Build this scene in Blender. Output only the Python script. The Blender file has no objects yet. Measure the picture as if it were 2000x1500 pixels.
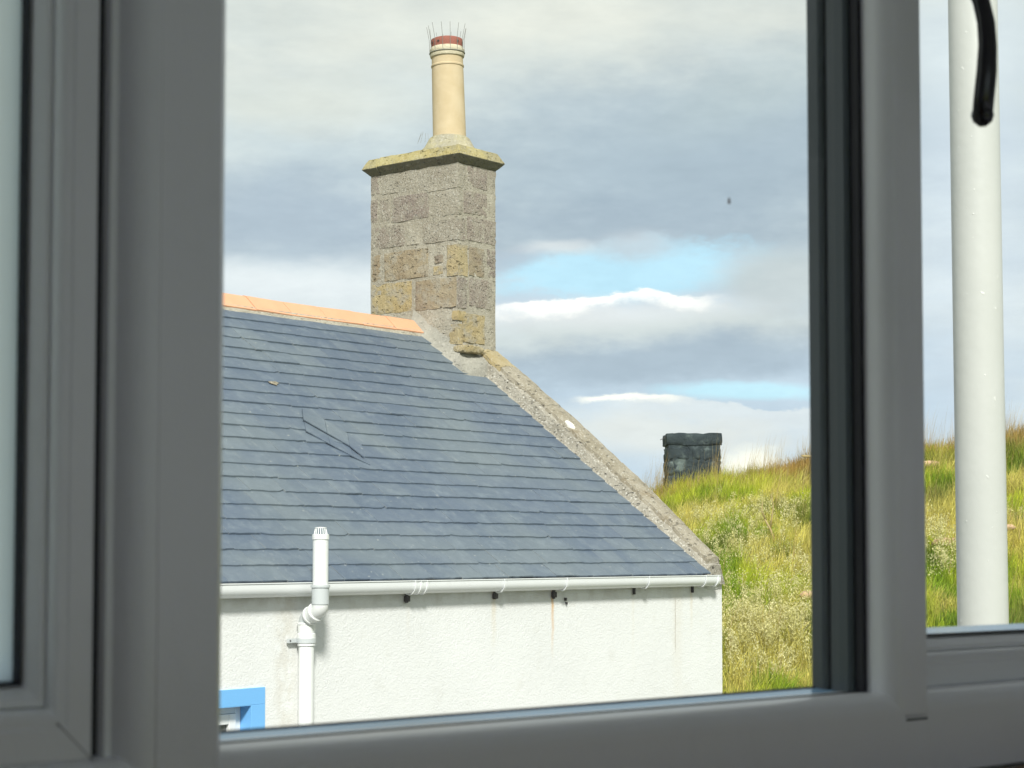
import bpy, math, random
import numpy as np
from math import radians, sin, cos, tan, pi
from mathutils import Vector, Matrix
random.seed(7); rng = np.random.default_rng(11)
SC = bpy.context.scene
COL = SC.collection
ZC = 3.0                                   # eye height above the street
# ------------------------------------------------------------------ camera
AZ = radians(38.8); TH = radians(3.0); FPX = 3670.0; SH = 328 - FPX * tan(TH)
cam_d = bpy.data.cameras.new('camera'); cam = bpy.data.objects.new('camera', cam_d); COL.objects.link(cam)
cam.location = (0, 0, ZC)
cam.rotation_euler = (radians(93.0), 0, AZ - pi / 2)
cam_d.sensor_width = 36; cam_d.lens = FPX / 2000 * 36; cam_d.shift_y = SH / 2000
cam_d.clip_start = 0.05; cam_d.clip_end = 5000
cam_d.dof.use_dof = True; cam_d.dof.focus_distance = 15; cam_d.dof.aperture_fstop = 20
SC.camera = cam
SC.view_settings.view_transform = 'Standard'; SC.view_settings.look = 'None'
SC.view_settings.gamma = 1; SC.view_settings.use_curve_mapping = False; SC.view_settings.exposure = 0.25
SC.render.resolution_x = 1024; SC.render.resolution_y = 768
SC.cycles.max_bounces = 10; SC.cycles.diffuse_bounces = 6; SC.cycles.transparent_max_bounces = 16
SC.cycles.use_denoising = True
# ------------------------------------------------------------------ sun
SUN = Vector((-0.535, -0.545, 0.645)).normalized()
sd = bpy.data.lights.new('sun', 'SUN'); sun = bpy.data.objects.new('sun', sd); COL.objects.link(sun)
sd.energy = 4.7; sd.angle = radians(8); sd.color = (1.0, 0.96, 0.90)
sun.rotation_euler = SUN.to_track_quat('Z', 'Y').to_euler()
SUN_EL = math.asin(SUN.z); SUN_ROT = math.atan2(SUN.x, SUN.y)

# ------------------------------------------------------------------ node helper
class NT:
    def __init__(s, tree): s.t = tree; s.n = tree.nodes; s.l = tree.links
    def node(s, typ, **kw):
        n = s.n.new(typ)
        for k, v in kw.items(): setattr(n, k, v)
        return n
    def put(s, sock, v):
        if isinstance(v, E): v = v.s
        if isinstance(v, bpy.types.NodeSocket): s.l.new(v, sock)
        elif isinstance(v, (tuple, list)):
            if len(v) == 3 and sock.type == 'RGBA': v = (*v, 1)
            sock.default_value = v
        else: sock.default_value = v
    def math(s, op, *a):
        n = s.node('ShaderNodeMath', operation=op)
        for i, v in enumerate(a): s.put(n.inputs[i], v)
        return E(s, n.outputs[0])
    def noise(s, vec, scale, detail=4, rough=0.55, dist=0.0, out=0):
        n = s.node('ShaderNodeTexNoise'); s.put(n.inputs['Vector'], vec)
        s.put(n.inputs['Scale'], scale); s.put(n.inputs['Detail'], detail); s.put(n.inputs['Roughness'], rough); s.put(n.inputs['Distortion'], dist)
        return E(s, n.outputs[out])
    def voro(s, vec, scale, feature='F1', out='Distance'):
        n = s.node('ShaderNodeTexVoronoi', feature=feature); s.put(n.inputs['Vector'], vec); s.put(n.inputs['Scale'], scale)
        return E(s, n.outputs[out])
    def sstep(s, v, a, b, lo=0.0, hi=1.0):
        n = s.node('ShaderNodeMapRange', interpolation_type='SMOOTHSTEP')
        s.put(n.inputs[0], v); s.put(n.inputs[1], a); s.put(n.inputs[2], b); s.put(n.inputs[3], lo); s.put(n.inputs[4], hi)
        return E(s, n.outputs[0])
    def mix(s, fac, a, b, mode='MIX'):
        n = s.node('ShaderNodeMix', data_type='RGBA', blend_type=mode)
        s.put(n.inputs[0], fac); s.put(n.inputs[6], a); s.put(n.inputs[7], b)
        return E(s, n.outputs[2])
    def scale(s, vec, sc, loc=(0, 0, 0), rot=(0, 0, 0)):
        n = s.node('ShaderNodeMapping'); s.put(n.inputs[0], vec); n.inputs[1].default_value = loc; n.inputs[2].default_value = rot; n.inputs[3].default_value = sc
        return E(s, n.outputs[0])
    def bump(s, h, strength, dist, normal=None):
        n = s.node('ShaderNodeBump'); s.put(n.inputs['Height'], h); s.put(n.inputs['Strength'], strength); s.put(n.inputs['Distance'], dist)
        if normal: s.put(n.inputs['Normal'], normal)
        return E(s, n.outputs[0])
class E:
    def __init__(s, t, sock): s.T = t; s.s = sock
    def __add__(a, b): return a.T.math('ADD', a, b)
    __radd__ = __add__
    def __sub__(a, b): return a.T.math('SUBTRACT', a, b)
    def __rsub__(a, b): return a.T.math('SUBTRACT', b, a)
    def __mul__(a, b): return a.T.math('MULTIPLY', a, b)
    __rmul__ = __mul__
    def __truediv__(a, b): return a.T.math('DIVIDE', a, b)

# ------------------------------------------------------------------ world: clear Nishita sky under a broken layer of cloud
W = bpy.data.worlds.new('World'); SC.world = W; W.use_nodes = True
T = NT(W.node_tree)
for n in list(T.n): T.n.remove(n)
tc = T.node('ShaderNodeTexCoord')
sep = T.node('ShaderNodeSeparateXYZ'); T.l.new(tc.outputs['Generated'], sep.inputs[0])
dx, dy, dz = E(T, sep.outputs[0]), E(T, sep.outputs[1]), E(T, sep.outputs[2])
ca, sa = cos(AZ), sin(AZ)
fwd = dx * ca + dy * sa; rgt = dx * sa - dy * ca
az = T.math('ARCTAN2', rgt, fwd) * FPX      # bearing and height of a direction, in 1/3670 rad
el = T.math('ARCSINE', dz) * FPX
dirv = T.scale(tc.outputs['Generated'], (1, 1, 3.2))
w1 = T.noise(dirv, 5.0, 6, 0.6) - 0.5
w2 = T.noise(T.scale(tc.outputs['Generated'], (1, 1, 2.4), (3, 1, 7)), 13.0, 7, 0.62) - 0.5
w3 = T.noise(T.scale(tc.outputs['Generated'], (1, 1, 2.6), (9, 4, 2)), 2.6, 4, 0.5) - 0.5
w4 = T.noise(T.scale(tc.outputs['Generated'], (1, 1, 2.0), (2, 8, 5)), 48.0, 7, 0.65) - 0.5
w5 = T.noise(T.scale(tc.outputs['Generated'], (1, 1, 3.2), (6, 1, 3)), 20.0, 8, 0.66) - 0.5
big = T.noise(T.scale(tc.outputs['Generated'], (1, 1, 3.0), (1, 5, 2)), 4.0, 5, 0.55)
def cloud(px, py, rx, ry, slope=0.0, soft=0.5, wa=1.0, rough=0.6):
    """mask of a bank of cloud centred on a bearing / height"""
    cx, cy = px - 1000.0, 1078.0 - py
    a = (az + w1 * (170.0 * wa) - cx) / rx
    e = (el + w2 * (60.0 * wa) + w1 * (60.0 * wa) - (az - cx) * slope - cy) / ry
    d = T.math('SQRT', a * a + e * e) + w2 * 0.5 + w5 * (1.3 * min(1.0, rough)) + w4 * (0.9 * rough)
    return T.sstep(d, 1.0 + soft, 1.0 - soft)
def rim(px, py, hw, lift, liftx, liftw, depth, slope=0.0, jag=34.0):
    cx, cy = px - 1000.0, 1078.0 - py
    u = (az - (liftx - 1000.0)) / liftw
    top = T.math('EXPONENT', u * u * -1.0) * lift + (az - cx) * slope + cy + w5 * jag + w4 * (jag * .9) + w2 * (jag * .8)
    a = T.math('ABSOLUTE', az + w1 * 120.0 - cx)
    below = top - el
    return T.sstep(below, -2.0, 5.0) * T.sstep(below + w4 * 26.0, depth, depth * .25) * T.sstep(a + w4 * 60.0, hw, hw * .55)
sky = T.node('ShaderNodeTexSky', sky_type='NISHITA', sun_disc=False)
sky.sun_elevation = SUN_EL; sky.sun_rotation = SUN_ROT
sky.air_density = 1.0; sky.dust_density = 0.6
clear = T.mix(0.78, sky.outputs[0], (5.4, 8.2, 9.6))
k = 9.2
def c3(r, g, b): return (r * k, g * k, b * k)
base = T.mix(T.sstep(big, 0.35, 0.65), c3(.54, .63, .69), c3(.72, .79, .80))
col = base
# cream cloud overhead, grading up from the dark bank
up = T.sstep(el + w1 * 420.0 + w3 * 260.0, 700.0, 1080.0)
col = T.mix(up, col, T.mix(T.sstep(big, 0.35, 0.7), c3(.66, .71, .70), c3(.84, .85, .78)))
col = T.mix(cloud(1360, 350, 480, 150, 0.03, 0.8) * 0.92, col, c3(.43, .525, .61))
col = T.mix(cloud(1180, 450, 330, 60, 0.0, 0.7) * 0.5, col, c3(.38, .47, .57))
col = T.mix(cloud(560, 440, 280, 95, 0.0, 0.8) * 0.85, col, c3(.43, .52, .62))
col = T.mix(cloud(1460, 210, 190, 60, 0.3, 0.8) * 0.5, col, c3(.52, .61, .64))
col = T.mix(cloud(560, 215, 200, 45, 0.0, 0.9) * 0.6, col, c3(.80, .82, .75))
# lower sky
low = T.sstep(el + w2 * 70.0, 610.0, 470.0)
col = T.mix(low * 0.9, col, T.mix(T.sstep(big, 0.4, 0.6), c3(.58, .70, .82), c3(.78, .84, .86)))
col = T.mix(cloud(600, 555, 260, 42, 0.0, 0.7), col, c3(.84, .89, .92))
col = T.mix(cloud(1260, 655, 460, 50, 0.03, 0.6), col, c3(.66, .72, .73))
col = T.mix(cloud(1280, 705, 400, 44, 0.03, 0.55) * 0.95, col, c3(.44, .535, .63))
gap = cloud(1225, 530, 255, 54, 0.05, 0.35, 1.1, 1.0)
col = T.mix(gap, col, clear)
col = T.mix(cloud(1520, 560, 130, 60, 0.0, 0.5) * 0.9, col, c3(.60, .66, .68))
col = T.mix(cloud(1010, 500, 75, 22, 0.25, 0.6) * 0.7, col, c3(.50, .57, .66))
col = T.mix(cloud(1475, 765, 165, 17, -0.03, 0.5, .5, 1.0), col, clear)
col = T.mix(cloud(1245, 484, 70, 26, 0.0, 0.7, 1.0, 1.2) * 0.75, col, c3(.60, .66, .72))
col = T.mix(cloud(1100, 478, 60, 16, 0.0, 0.7, 1.0, 1.2) * 0.7, col, c3(.78, .82, .84))
col = T.mix(cloud(1150, 614, 250, 24, 0.03, 0.9, .5) * 0.7, col, c3(.88, .90, .91))
col = T.mix(rim(1170, 590, 260, 22, 1235, 95, 34, 0.03), col, c3(1.12, 1.10, 1.07))
col = T.mix(rim(1235, 772, 130, 5, 1235, 60, 24, 0.0, 22), col, c3(1.10, 1.08, 1.0))
col = T.mix(rim(1400, 800, 300, 26, 1330, 120, 90, -0.02, 40) * 0.55, col, c3(.90, .92, .90))
col = T.mix(cloud(1290, 850, 230, 40, -0.1, 0.6, .6) * 0.8, col, c3(.84, .86, .83))
col = T.mix(cloud(1465, 920, 62, 40, 0.0, 0.4, .5, .8), col, c3(1.1, 1.08, .95))
col = T.mix(cloud(1880, 420, 130, 330, 0.0, 0.8, .6) * 0.75, col, c3(.74, .83, .92))
col = T.mix(cloud(1880, 120, 150, 110, 0.0, 0.8, .6) * 0.7, col, c3(.80, .88, .92))
# finer billow
fine = w5 * 1.2 + w4 * 0.35 + 0.5
col = T.mix(1.0, col, T.mix(fine, (.86, .87, .88), (1.14, 1.13, 1.11)), 'MULTIPLY')
# below the horizon: dull ground haze
col = T.mix(T.sstep(dz, 0.0, -0.05), col, c3(.25, .27, .25))
bg = T.node('ShaderNodeBackground'); T.put(bg.inputs[0], col); bg.inputs[1].default_value = 0.1
wo = T.node('ShaderNodeOutputWorld'); T.l.new(bg.outputs[0], wo.inputs[0])

# ------------------------------------------------------------------ measuring: rays through the photograph met with real planes
F_ = np.array([cos(AZ), sin(AZ), 0]); R_ = np.array([sin(AZ), -cos(AZ), 0]); Z_ = np.array([0, 0, 1.])
FW = F_ * cos(TH) + Z_ * sin(TH); UP = Z_ * cos(TH) - F_ * sin(TH); O_ = np.array([0, 0, ZC])
def ray(px, py): return FW + R_ * ((px - 1000) / FPX) + UP * (-(py - 750 - SH) / FPX)
def onX(px, py, X): r = ray(px, py); return O_ + r * (X / r[0])
def onY(px, py, Y): r = ray(px, py); return O_ + r * (Y / r[1])
def onplane(px, py, p0, n): r = ray(px, py); return O_ + r * (np.dot(np.array(p0) - O_, n) / np.dot(r, n))

# ------------------------------------------------------------------ materials
def material(name):
    m = bpy.data.materials.new(name); m.use_nodes = True
    t = NT(m.node_tree)
    for n in list(t.n): t.n.remove(n)
    out = t.node('ShaderNodeOutputMaterial'); p = t.node('ShaderNodeBsdfPrincipled'); t.l.new(p.outputs[0], out.inputs[0])
    return m, t, p, out
def pos(t):
    return E(t, t.node('ShaderNodeNewGeometry').outputs['Position'])
def simple(name, c, rough=0.5, var=0.08, vs=6.0, bump=0.0, bs=60.0, metal=0.0, spec=0.5, dirt=0.0):
    m, t, p, o = material(name)
    P = pos(t)
    n = t.noise(P, vs, 5)
    colr = t.mix(n, tuple(x * (1 - var) for x in c), tuple(min(1, x * (1 + var)) for x in c))
    if dirt:
        d = t.sstep(t.noise(t.scale(P, (1, 1, .35)), vs * 3, 8, .7), .52, .75)
        colr = t.mix(d * dirt, colr, tuple(x * .45 for x in c))
    t.put(p.inputs['Base Color'], colr)
    t.put(p.inputs['Roughness'], t.noise(P, vs * 4, 3) * 0.15 + (rough - 0.07))
    p.inputs['Metallic'].default_value = metal; p.inputs['Specular IOR Level'].default_value = spec
    if bump: t.put(p.inputs['Normal'], t.bump(t.noise(P, bs, 4), bump, 0.004))
    return m
M = {}
M['upvc'] = simple('white_upvc', (.765, .775, .80), 0.34, .05, 5, bump=.06, bs=400, dirt=.10)
M['upvc_sky_glint'] = simple('upvc_painted_sky_reflection', (.26, .48, .74), 0.22, .05, 3)  # white plastic with the sky's blue reflection painted into its colour
M['upvc_dark'] = simple('anthracite_upvc', (.055, .07, .08), 0.35, .05)
M['rubber'] = simple('black_rubber', (.012, .012, .02), 0.6)
M['black'] = simple('black_lacquer', (.012, .012, .014), 0.16, .05)
M['gutter'] = simple('white_gutter_plastic', (.74, .76, .77), 0.3, .04, 2, dirt=.10)
M['pipe'] = simple('white_pipe_plastic', (.74, .755, .75), 0.35, .03, 3, dirt=.12)
M['pipe_grey'] = simple('grey_pipe_plastic', (.50, .53, .54), 0.4, .04)
M['iron'] = simple('black_iron', (.05, .045, .045), 0.7, .4, 40)
M['wire'] = simple('dull_wire', (.22, .22, .20), 0.5)
M['blue'] = simple('blue_paint', (.17, .44, .80), 0.5, .04, 4, bump=.25, bs=120)
M['ridge'] = simple('peach_terracotta', (.64, .34, .20), 0.7, .14, 5, bump=.2, bs=90)
M['room'] = simple('pale_room_paint', (.73, .72, .81), 0.8, .03)
M['carpet'] = simple('grey_carpet', (.24, .25, .28), 0.95, .1, 30)
M['wood'] = simple('brown_varnished_wood', (.22, .13, .07), 0.5, .2, 20)
M['render_out'] = simple('grey_roughcast_render', (.5, .5, .48), 0.9, .08, 20, bump=.6, bs=60)
M['lichen'] = simple('white_lichen', (.66, .65, .60), 0.9, .1, 60)
M['asphalt'] = simple('asphalt', (.05, .05, .052), 0.9, .2, 30, bump=.5, bs=200)
M['frame_white'] = simple('far_window_white', (.75, .76, .75), 0.4, .03)

def mk_glass(name, tint, rough=0.0):
    m = bpy.data.materials.new(name); m.use_nodes = True; t = NT(m.node_tree)
    for n in list(t.n): t.n.remove(n)
    out = t.node('ShaderNodeOutputMaterial'); tr = t.node('ShaderNodeBsdfTransparent'); gl = t.node('ShaderNodeBsdfGlossy')
    tr.inputs[0].default_value = (*tint, 1); gl.inputs['Roughness'].default_value = rough
    lw = t.node('ShaderNodeLayerWeight'); lw.inputs[0].default_value = .5
    R_f = t.math('POWER', E(t, lw.outputs['Facing']), 5.0) * .9 + .022
    mx = t.node('ShaderNodeMixShader'); t.put(mx.inputs[0], R_f); t.l.new(tr.outputs[0], mx.inputs[1]); t.l.new(gl.outputs[0], mx.inputs[2])
    t.l.new(mx.outputs[0], out.inputs[0]); return m
M['glass'] = mk_glass('clear_glass', (.97, .985, .98))
# obscure glass of the left casement
m, t, p, o = material('obscure_glass')
tl_ = t.node('ShaderNodeBsdfTranslucent'); tl_.inputs[0].default_value = (.93, .97, .96, 1)
p.inputs['Base Color'].default_value = (.5, .55, .54, 1); p.inputs['Roughness'].default_value = .3
mx_ = t.node('ShaderNodeMixShader'); mx_.inputs[0].default_value = .95; t.l.new(p.outputs[0], mx_.inputs[1]); t.l.new(tl_.outputs[0], mx_.inputs[2]); t.l.new(mx_.outputs[0], o.inputs[0])
t.put(p.inputs['Normal'], t.bump(t.noise(pos(t), 120, 3), .5, .002)); M['obscure'] = m
# dark panes of the cottage window
M['dark_glass'] = simple('dark_window_glass', (.10, .11, .11), .06, .2, 3)

# slate
m, t, p, o = material('blue_grey_slate')
P = pos(t); oi = t.node('ShaderNodeObjectInfo'); geo = t.node('ShaderNodeNewGeometry')
rnd = T_ = E(t, oi.outputs['Random']); isl = E(t, geo.outputs['Random Per Island'])
r2 = t.math('FRACT', rnd * 7.31 + isl * 3.7)
c = t.mix(t.sstep(r2, .1, .9), (.080, .110, .155), (.090, .120, .165))
c = t.mix(t.sstep(t.math('FRACT', r2 * 5.7), .75, .95) * .35, c, (.15, .18, .205))
big_ = t.noise(P, 0.7, 3); c = t.mix(t.sstep(big_, .45, .65) * .5, c, (.150, .180, .190))
c = t.mix(t.sstep(t.noise(P, 9, 8, .7), .45, .75) * .5, c, (.19, .23, .26))
spot = t.sstep(t.noise(P, 38, 3, .5), .71, .76); c = t.mix(spot * .75, c, (.62, .62, .56))
streak = t.sstep(t.noise(t.scale(P, (26, 2.5, 2.5)), 1.6, 5, .7), .63, .74); c = t.mix(streak * .55, c, (.42, .43, .40))
ed_ = t.node('ShaderNodeAttribute', attribute_name='edge')
c = t.mix(t.sstep(E(t, ed_.outputs['Fac']) * .9 + (t.noise(P, 13, 6, .7) - .5) * 3.0, .45, .9) * t.sstep(E(t, ed_.outputs['Fac']), .02, .5) * .28, c, (.42, .43, .40))
c = t.mix(t.sstep(t.noise(t.scale(P, (1, 1, 1), (5, 5, 5)), 4.5, 8, .75), .62, .72) * .35, c, (.26, .29, .30))
t.put(p.inputs['Base Color'], c); t.put(p.inputs['Roughness'], t.noise(P, 30, 4) * .3 + .36)
t.put(p.inputs['Normal'], t.bump(t.noise(t.scale(P, (1, 1, 1)), 22, 8, .65), .5, .008)); M['slate'] = m

def stone(name, ca_, cb_, cc_, bump=.9, bs=38, pit=.5, peb=0.0):
    m, t, p, o = material(name)
    P = pos(t); oi = t.node('ShaderNodeObjectInfo'); r = E(t, oi.outputs['Random'])
    c = t.mix(t.sstep(t.noise(P, 5, 6, .65), .3, .7), ca_, cb_)
    c = t.mix(t.sstep(t.noise(t.scale(P, (1, 1, 1), (4, 2, 9)), 3.4, 5, .6) + (r - .5) * .3, .5, .68) * .8, c, cc_)
    if name.startswith('stone_'):           # old mortar smeared over parts of the stones
        c = t.mix(t.sstep(t.noise(t.scale(P, (1, 1, 1), (1, 7, 3)), 7, 6, .65), .47, .62) * .75, c, (.375, .345, .28))
        c = t.mix(r * .30, c, (.25, .22, .18))
    n1 = t.noise(P, bs, 6, .7); n2 = t.noise(t.scale(P, (1, 1, 2.2), (0, 0, 0), (.5, .3, 0)), bs * .7, 4, .6)
    pits = t.sstep(n2, .60, .70)
    c = t.mix(pits * pit, c, tuple(x * .35 for x in ca_))
    if peb:
        v = t.sstep(t.noise(P, 55, 2, .5), .57, .66); c = t.mix(v * peb, c, (.58, .56, .50))
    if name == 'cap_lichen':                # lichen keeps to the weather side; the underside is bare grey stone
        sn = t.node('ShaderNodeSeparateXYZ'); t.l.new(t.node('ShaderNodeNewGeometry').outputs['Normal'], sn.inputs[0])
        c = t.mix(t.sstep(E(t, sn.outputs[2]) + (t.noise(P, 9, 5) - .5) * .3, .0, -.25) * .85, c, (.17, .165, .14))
    t.put(p.inputs['Base Color'], c); p.inputs['Roughness'].default_value = .92; p.inputs['Specular IOR Level'].default_value = .25
    t.put(p.inputs['Normal'], t.bump(n1 - pits * .9, bump, .020)); M[name] = m; return m
stone('stone_grey', (.35, .315, .25), (.41, .38, .315), (.31, .26, .22), 1, 44, .75, .6)
stone('stone_pink', (.30, .25, .21), (.36, .32, .27), (.255, .205, .185), 1, 42, .75, .5)
stone('stone_brown', (.30, .235, .155), (.38, .32, .22), (.22, .18, .155), 1, 28, .8)
stone('stone_ochre', (.40, .31, .155), (.46, .38, .22), (.34, .28, .18), 1, 26, .7)
stone('mortar', (.36, .33, .265), (.43, .40, .33), (.33, .30, .24), .8, 36, .4, .45)
stone('cement', (.27, .26, .225), (.34, .325, .28), (.22, .21, .18), .6, 26, .35, .25)
stone('harling_fillet', (.31, .285, .235), (.42, .39, .33), (.27, .25, .205), 1.2, 40, 1.0, 1.0)
stone('coping_stone', (.26, .23, .17), (.35, .315, .25), (.22, .175, .11), 1.0, 24, .6, .5)
stone('coping_ochre', (.34, .27, .14), (.40, .34, .22), (.22, .18, .12), 1.0, 26, .7, .3)
stone('cap_lichen', (.36, .30, .13), (.42, .37, .19), (.29, .26, .16), .9, 26, .6, .3)
stone('flaunch', (.34, .31, .18), (.42, .38, .25), (.30, .28, .22), .6, 30, .35, .35)
stone('dark_rubble', (.026, .036, .042), (.045, .060, .064), (.14, .175, .165), .8, 8, .25)
stone('pot_buff', (.50, .40, .25), (.57, .47, .315), (.46, .36, .22), .12, 60, .06)
stone('pot_ring', (.50, .45, .32), (.60, .55, .42), (.28, .26, .21), .5, 50, .3)
stone('pot_red', (.27, .10, .075), (.33, .13, .10), (.20, .07, .055), .2, 40, .1)
stone('rock_pink', (.50, .33, .20), (.58, .42, .28), (.40, .27, .18), .5, 12, .2)

# white roughcast with rust runs
m, t, p, o = material('white_roughcast')
P = pos(t); sp = t.node('ShaderNodeSeparateXYZ'); t.put(sp.inputs[0], P)
X, Y, Z = (E(t, sp.outputs[i]) for i in range(3))
n1 = t.noise(P, 62, 5, .65); n2 = t.noise(P, 130, 3, .6)
c = t.mix(t.noise(P, 1.3, 5, .6), (.66, .67, .665), (.77, .78, .775))
c = t.mix(t.sstep(t.noise(P, 3.2, 7, .7), .55, .75) * .22, c, (.52, .50, .43))
dots = t.sstep(t.noise(P, 55, 2, .5), .70, .76); c = t.mix(dots * .35, c, (.28, .27, .24))
wob = (t.noise(t.scale(P, (0, 0, 1)), 6, 4) - .5) * .05
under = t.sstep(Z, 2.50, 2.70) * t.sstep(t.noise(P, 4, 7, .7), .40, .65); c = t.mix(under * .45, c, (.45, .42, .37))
for (bx, wd, ln, am, cc) in ((12.155, .017, .62, .85, (.62, .36, .13)), (11.40, .028, .55, .40, (.62, .50, .30)), (14.20, .022, .5, .35, (.62, .50, .30)), (13.29, .02, .9, .18, (.60, .52, .36)), (10.40, .02, .45, .2, (.55, .48, .35)), (13.97, .08, 1.7, .22, (.60, .52, .38))):
    d = t.math('ABSOLUTE', X + wob - bx)
    mk = t.sstep(d, wd * 1.6, wd * .2) * t.sstep(Z, 2.68 - ln, 2.66) * (t.noise(P, 22, 4, .6) * .9 + .35)
    c = t.mix(t.math('MINIMUM', mk * am, .9), c, cc)
crack = t.sstep(t.math('ABSOLUTE', X + wob * .35 - 13.94), .007, .002) * t.sstep(Z, 2.08, 2.2) * t.sstep(Z, 2.62, 2.55)
c = t.mix(crack * .65, c, (.30, .24, .18))
pipe_d = t.sstep(t.math('ABSOLUTE', X - 9.14), .16, .02) * t.sstep(t.noise(P, 9, 6, .65), .35, .6); c = t.mix(pipe_d * .4, c, (.50, .46, .38))
t.put(p.inputs['Base Color'], c); p.inputs['Roughness'].default_value = .93; p.inputs['Specular IOR Level'].default_value = .2
t.put(p.inputs['Normal'], t.bump(n1 * 1.0 + n2 * .5 + t.noise(P, 16, 2) * .5, .5, .011)); M['roughcast'] = m

# painted pole
m, t, p, o = material('chipped_white_pole_paint')
P = pos(t)
c = t.mix(t.noise(P, 3, 5), (.48, .495, .475), (.55, .56, .54))
ch = t.sstep(t.noise(P, 45, 3, .5), .70, .74); c = t.mix(ch * .5, c, (.74, .75, .73))
c = t.mix(t.sstep(t.noise(t.scale(P, (1, 1, .3)), 20, 6, .7), .58, .75) * .18, c, (.40, .42, .42))
t.put(p.inputs['Base Color'], c); p.inputs['Roughness'].default_value = .38
t.put(p.inputs['Normal'], t.bump(t.noise(P, 26, 3, .5) * .6 + ch * .7, .35, .005)); M['pole'] = m

# plants
def plant(name, attr=True, c=None, tr=.35):
    m = bpy.data.materials.new(name); m.use_nodes = True; t = NT(m.node_tree)
    for n in list(t.n): t.n.remove(n)
    out = t.node('ShaderNodeOutputMaterial'); d = t.node('ShaderNodeBsdfDiffuse'); tl = t.node('ShaderNodeBsdfTranslucent'); mx = t.node('ShaderNodeMixShader')
    mx.inputs[0].default_value = tr
    if attr:
        a = t.node('ShaderNodeAttribute', attribute_name='Col'); cs = E(t, a.outputs['Color'])
    else: cs = c
    t.put(d.inputs[0], cs); t.put(tl.inputs[0], cs)
    t.l.new(d.outputs[0], mx.inputs[1]); t.l.new(tl.outputs[0], mx.inputs[2]); t.l.new(mx.outputs[0], out.inputs[0]); M[name] = m
plant('grass_blades'); plant('dry_stem', False, (.45, .36, .18), .2)
m, t, p, o = material('hill_turf')
P = pos(t); c = t.mix(t.noise(P, 1.2, 6, .6), (.11, .15, .035), (.25, .24, .08)); c = t.mix(t.sstep(t.noise(P, 6, 6, .7), .5, .7) * .6, c, (.06, .075, .03))
t.put(p.inputs['Base Color'], c); p.inputs['Roughness'].default_value = 1; p.inputs['Specular IOR Level'].default_value = .1
t.put(p.inputs['Normal'], t.bump(t.noise(P, 20, 6), .8, .05)); M['turf'] = m

# ------------------------------------------------------------------ object helpers
def tag(o, label=None, cat=None, group=None, kind=None):
    if label: o['label'] = label
    if cat: o['category'] = cat
    if group: o['group'] = group
    if kind: o['kind'] = kind
    return o
def empty(name, loc=(0, 0, 0)):
    o = bpy.data.objects.new(name, None); o.empty_display_size = .1; COL.objects.link(o); o.location = loc; return o
def mesh_obj(name, verts, faces, mt, parent=None, smooth=False):
    me = bpy.data.meshes.new(name); me.from_pydata([tuple(map(float, v)) for v in verts], [], [tuple(f) for f in faces]); me.update()
    me.materials.append(M[mt] if isinstance(mt, str) else mt)
    if smooth:
        for p in me.polygons: p.use_smooth = True
    o = bpy.data.objects.new(name, me); COL.objects.link(o)
    if parent:
        o.parent = parent; o.matrix_parent_inverse = parent_world(parent).inverted()
    return o
def parent_world(o):
    mtx = Matrix.Translation(o.location) @ o.rotation_euler.to_matrix().to_4x4()
    if o.parent: mtx = parent_world(o.parent) @ o.matrix_parent_inverse @ mtx
    return mtx
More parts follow.
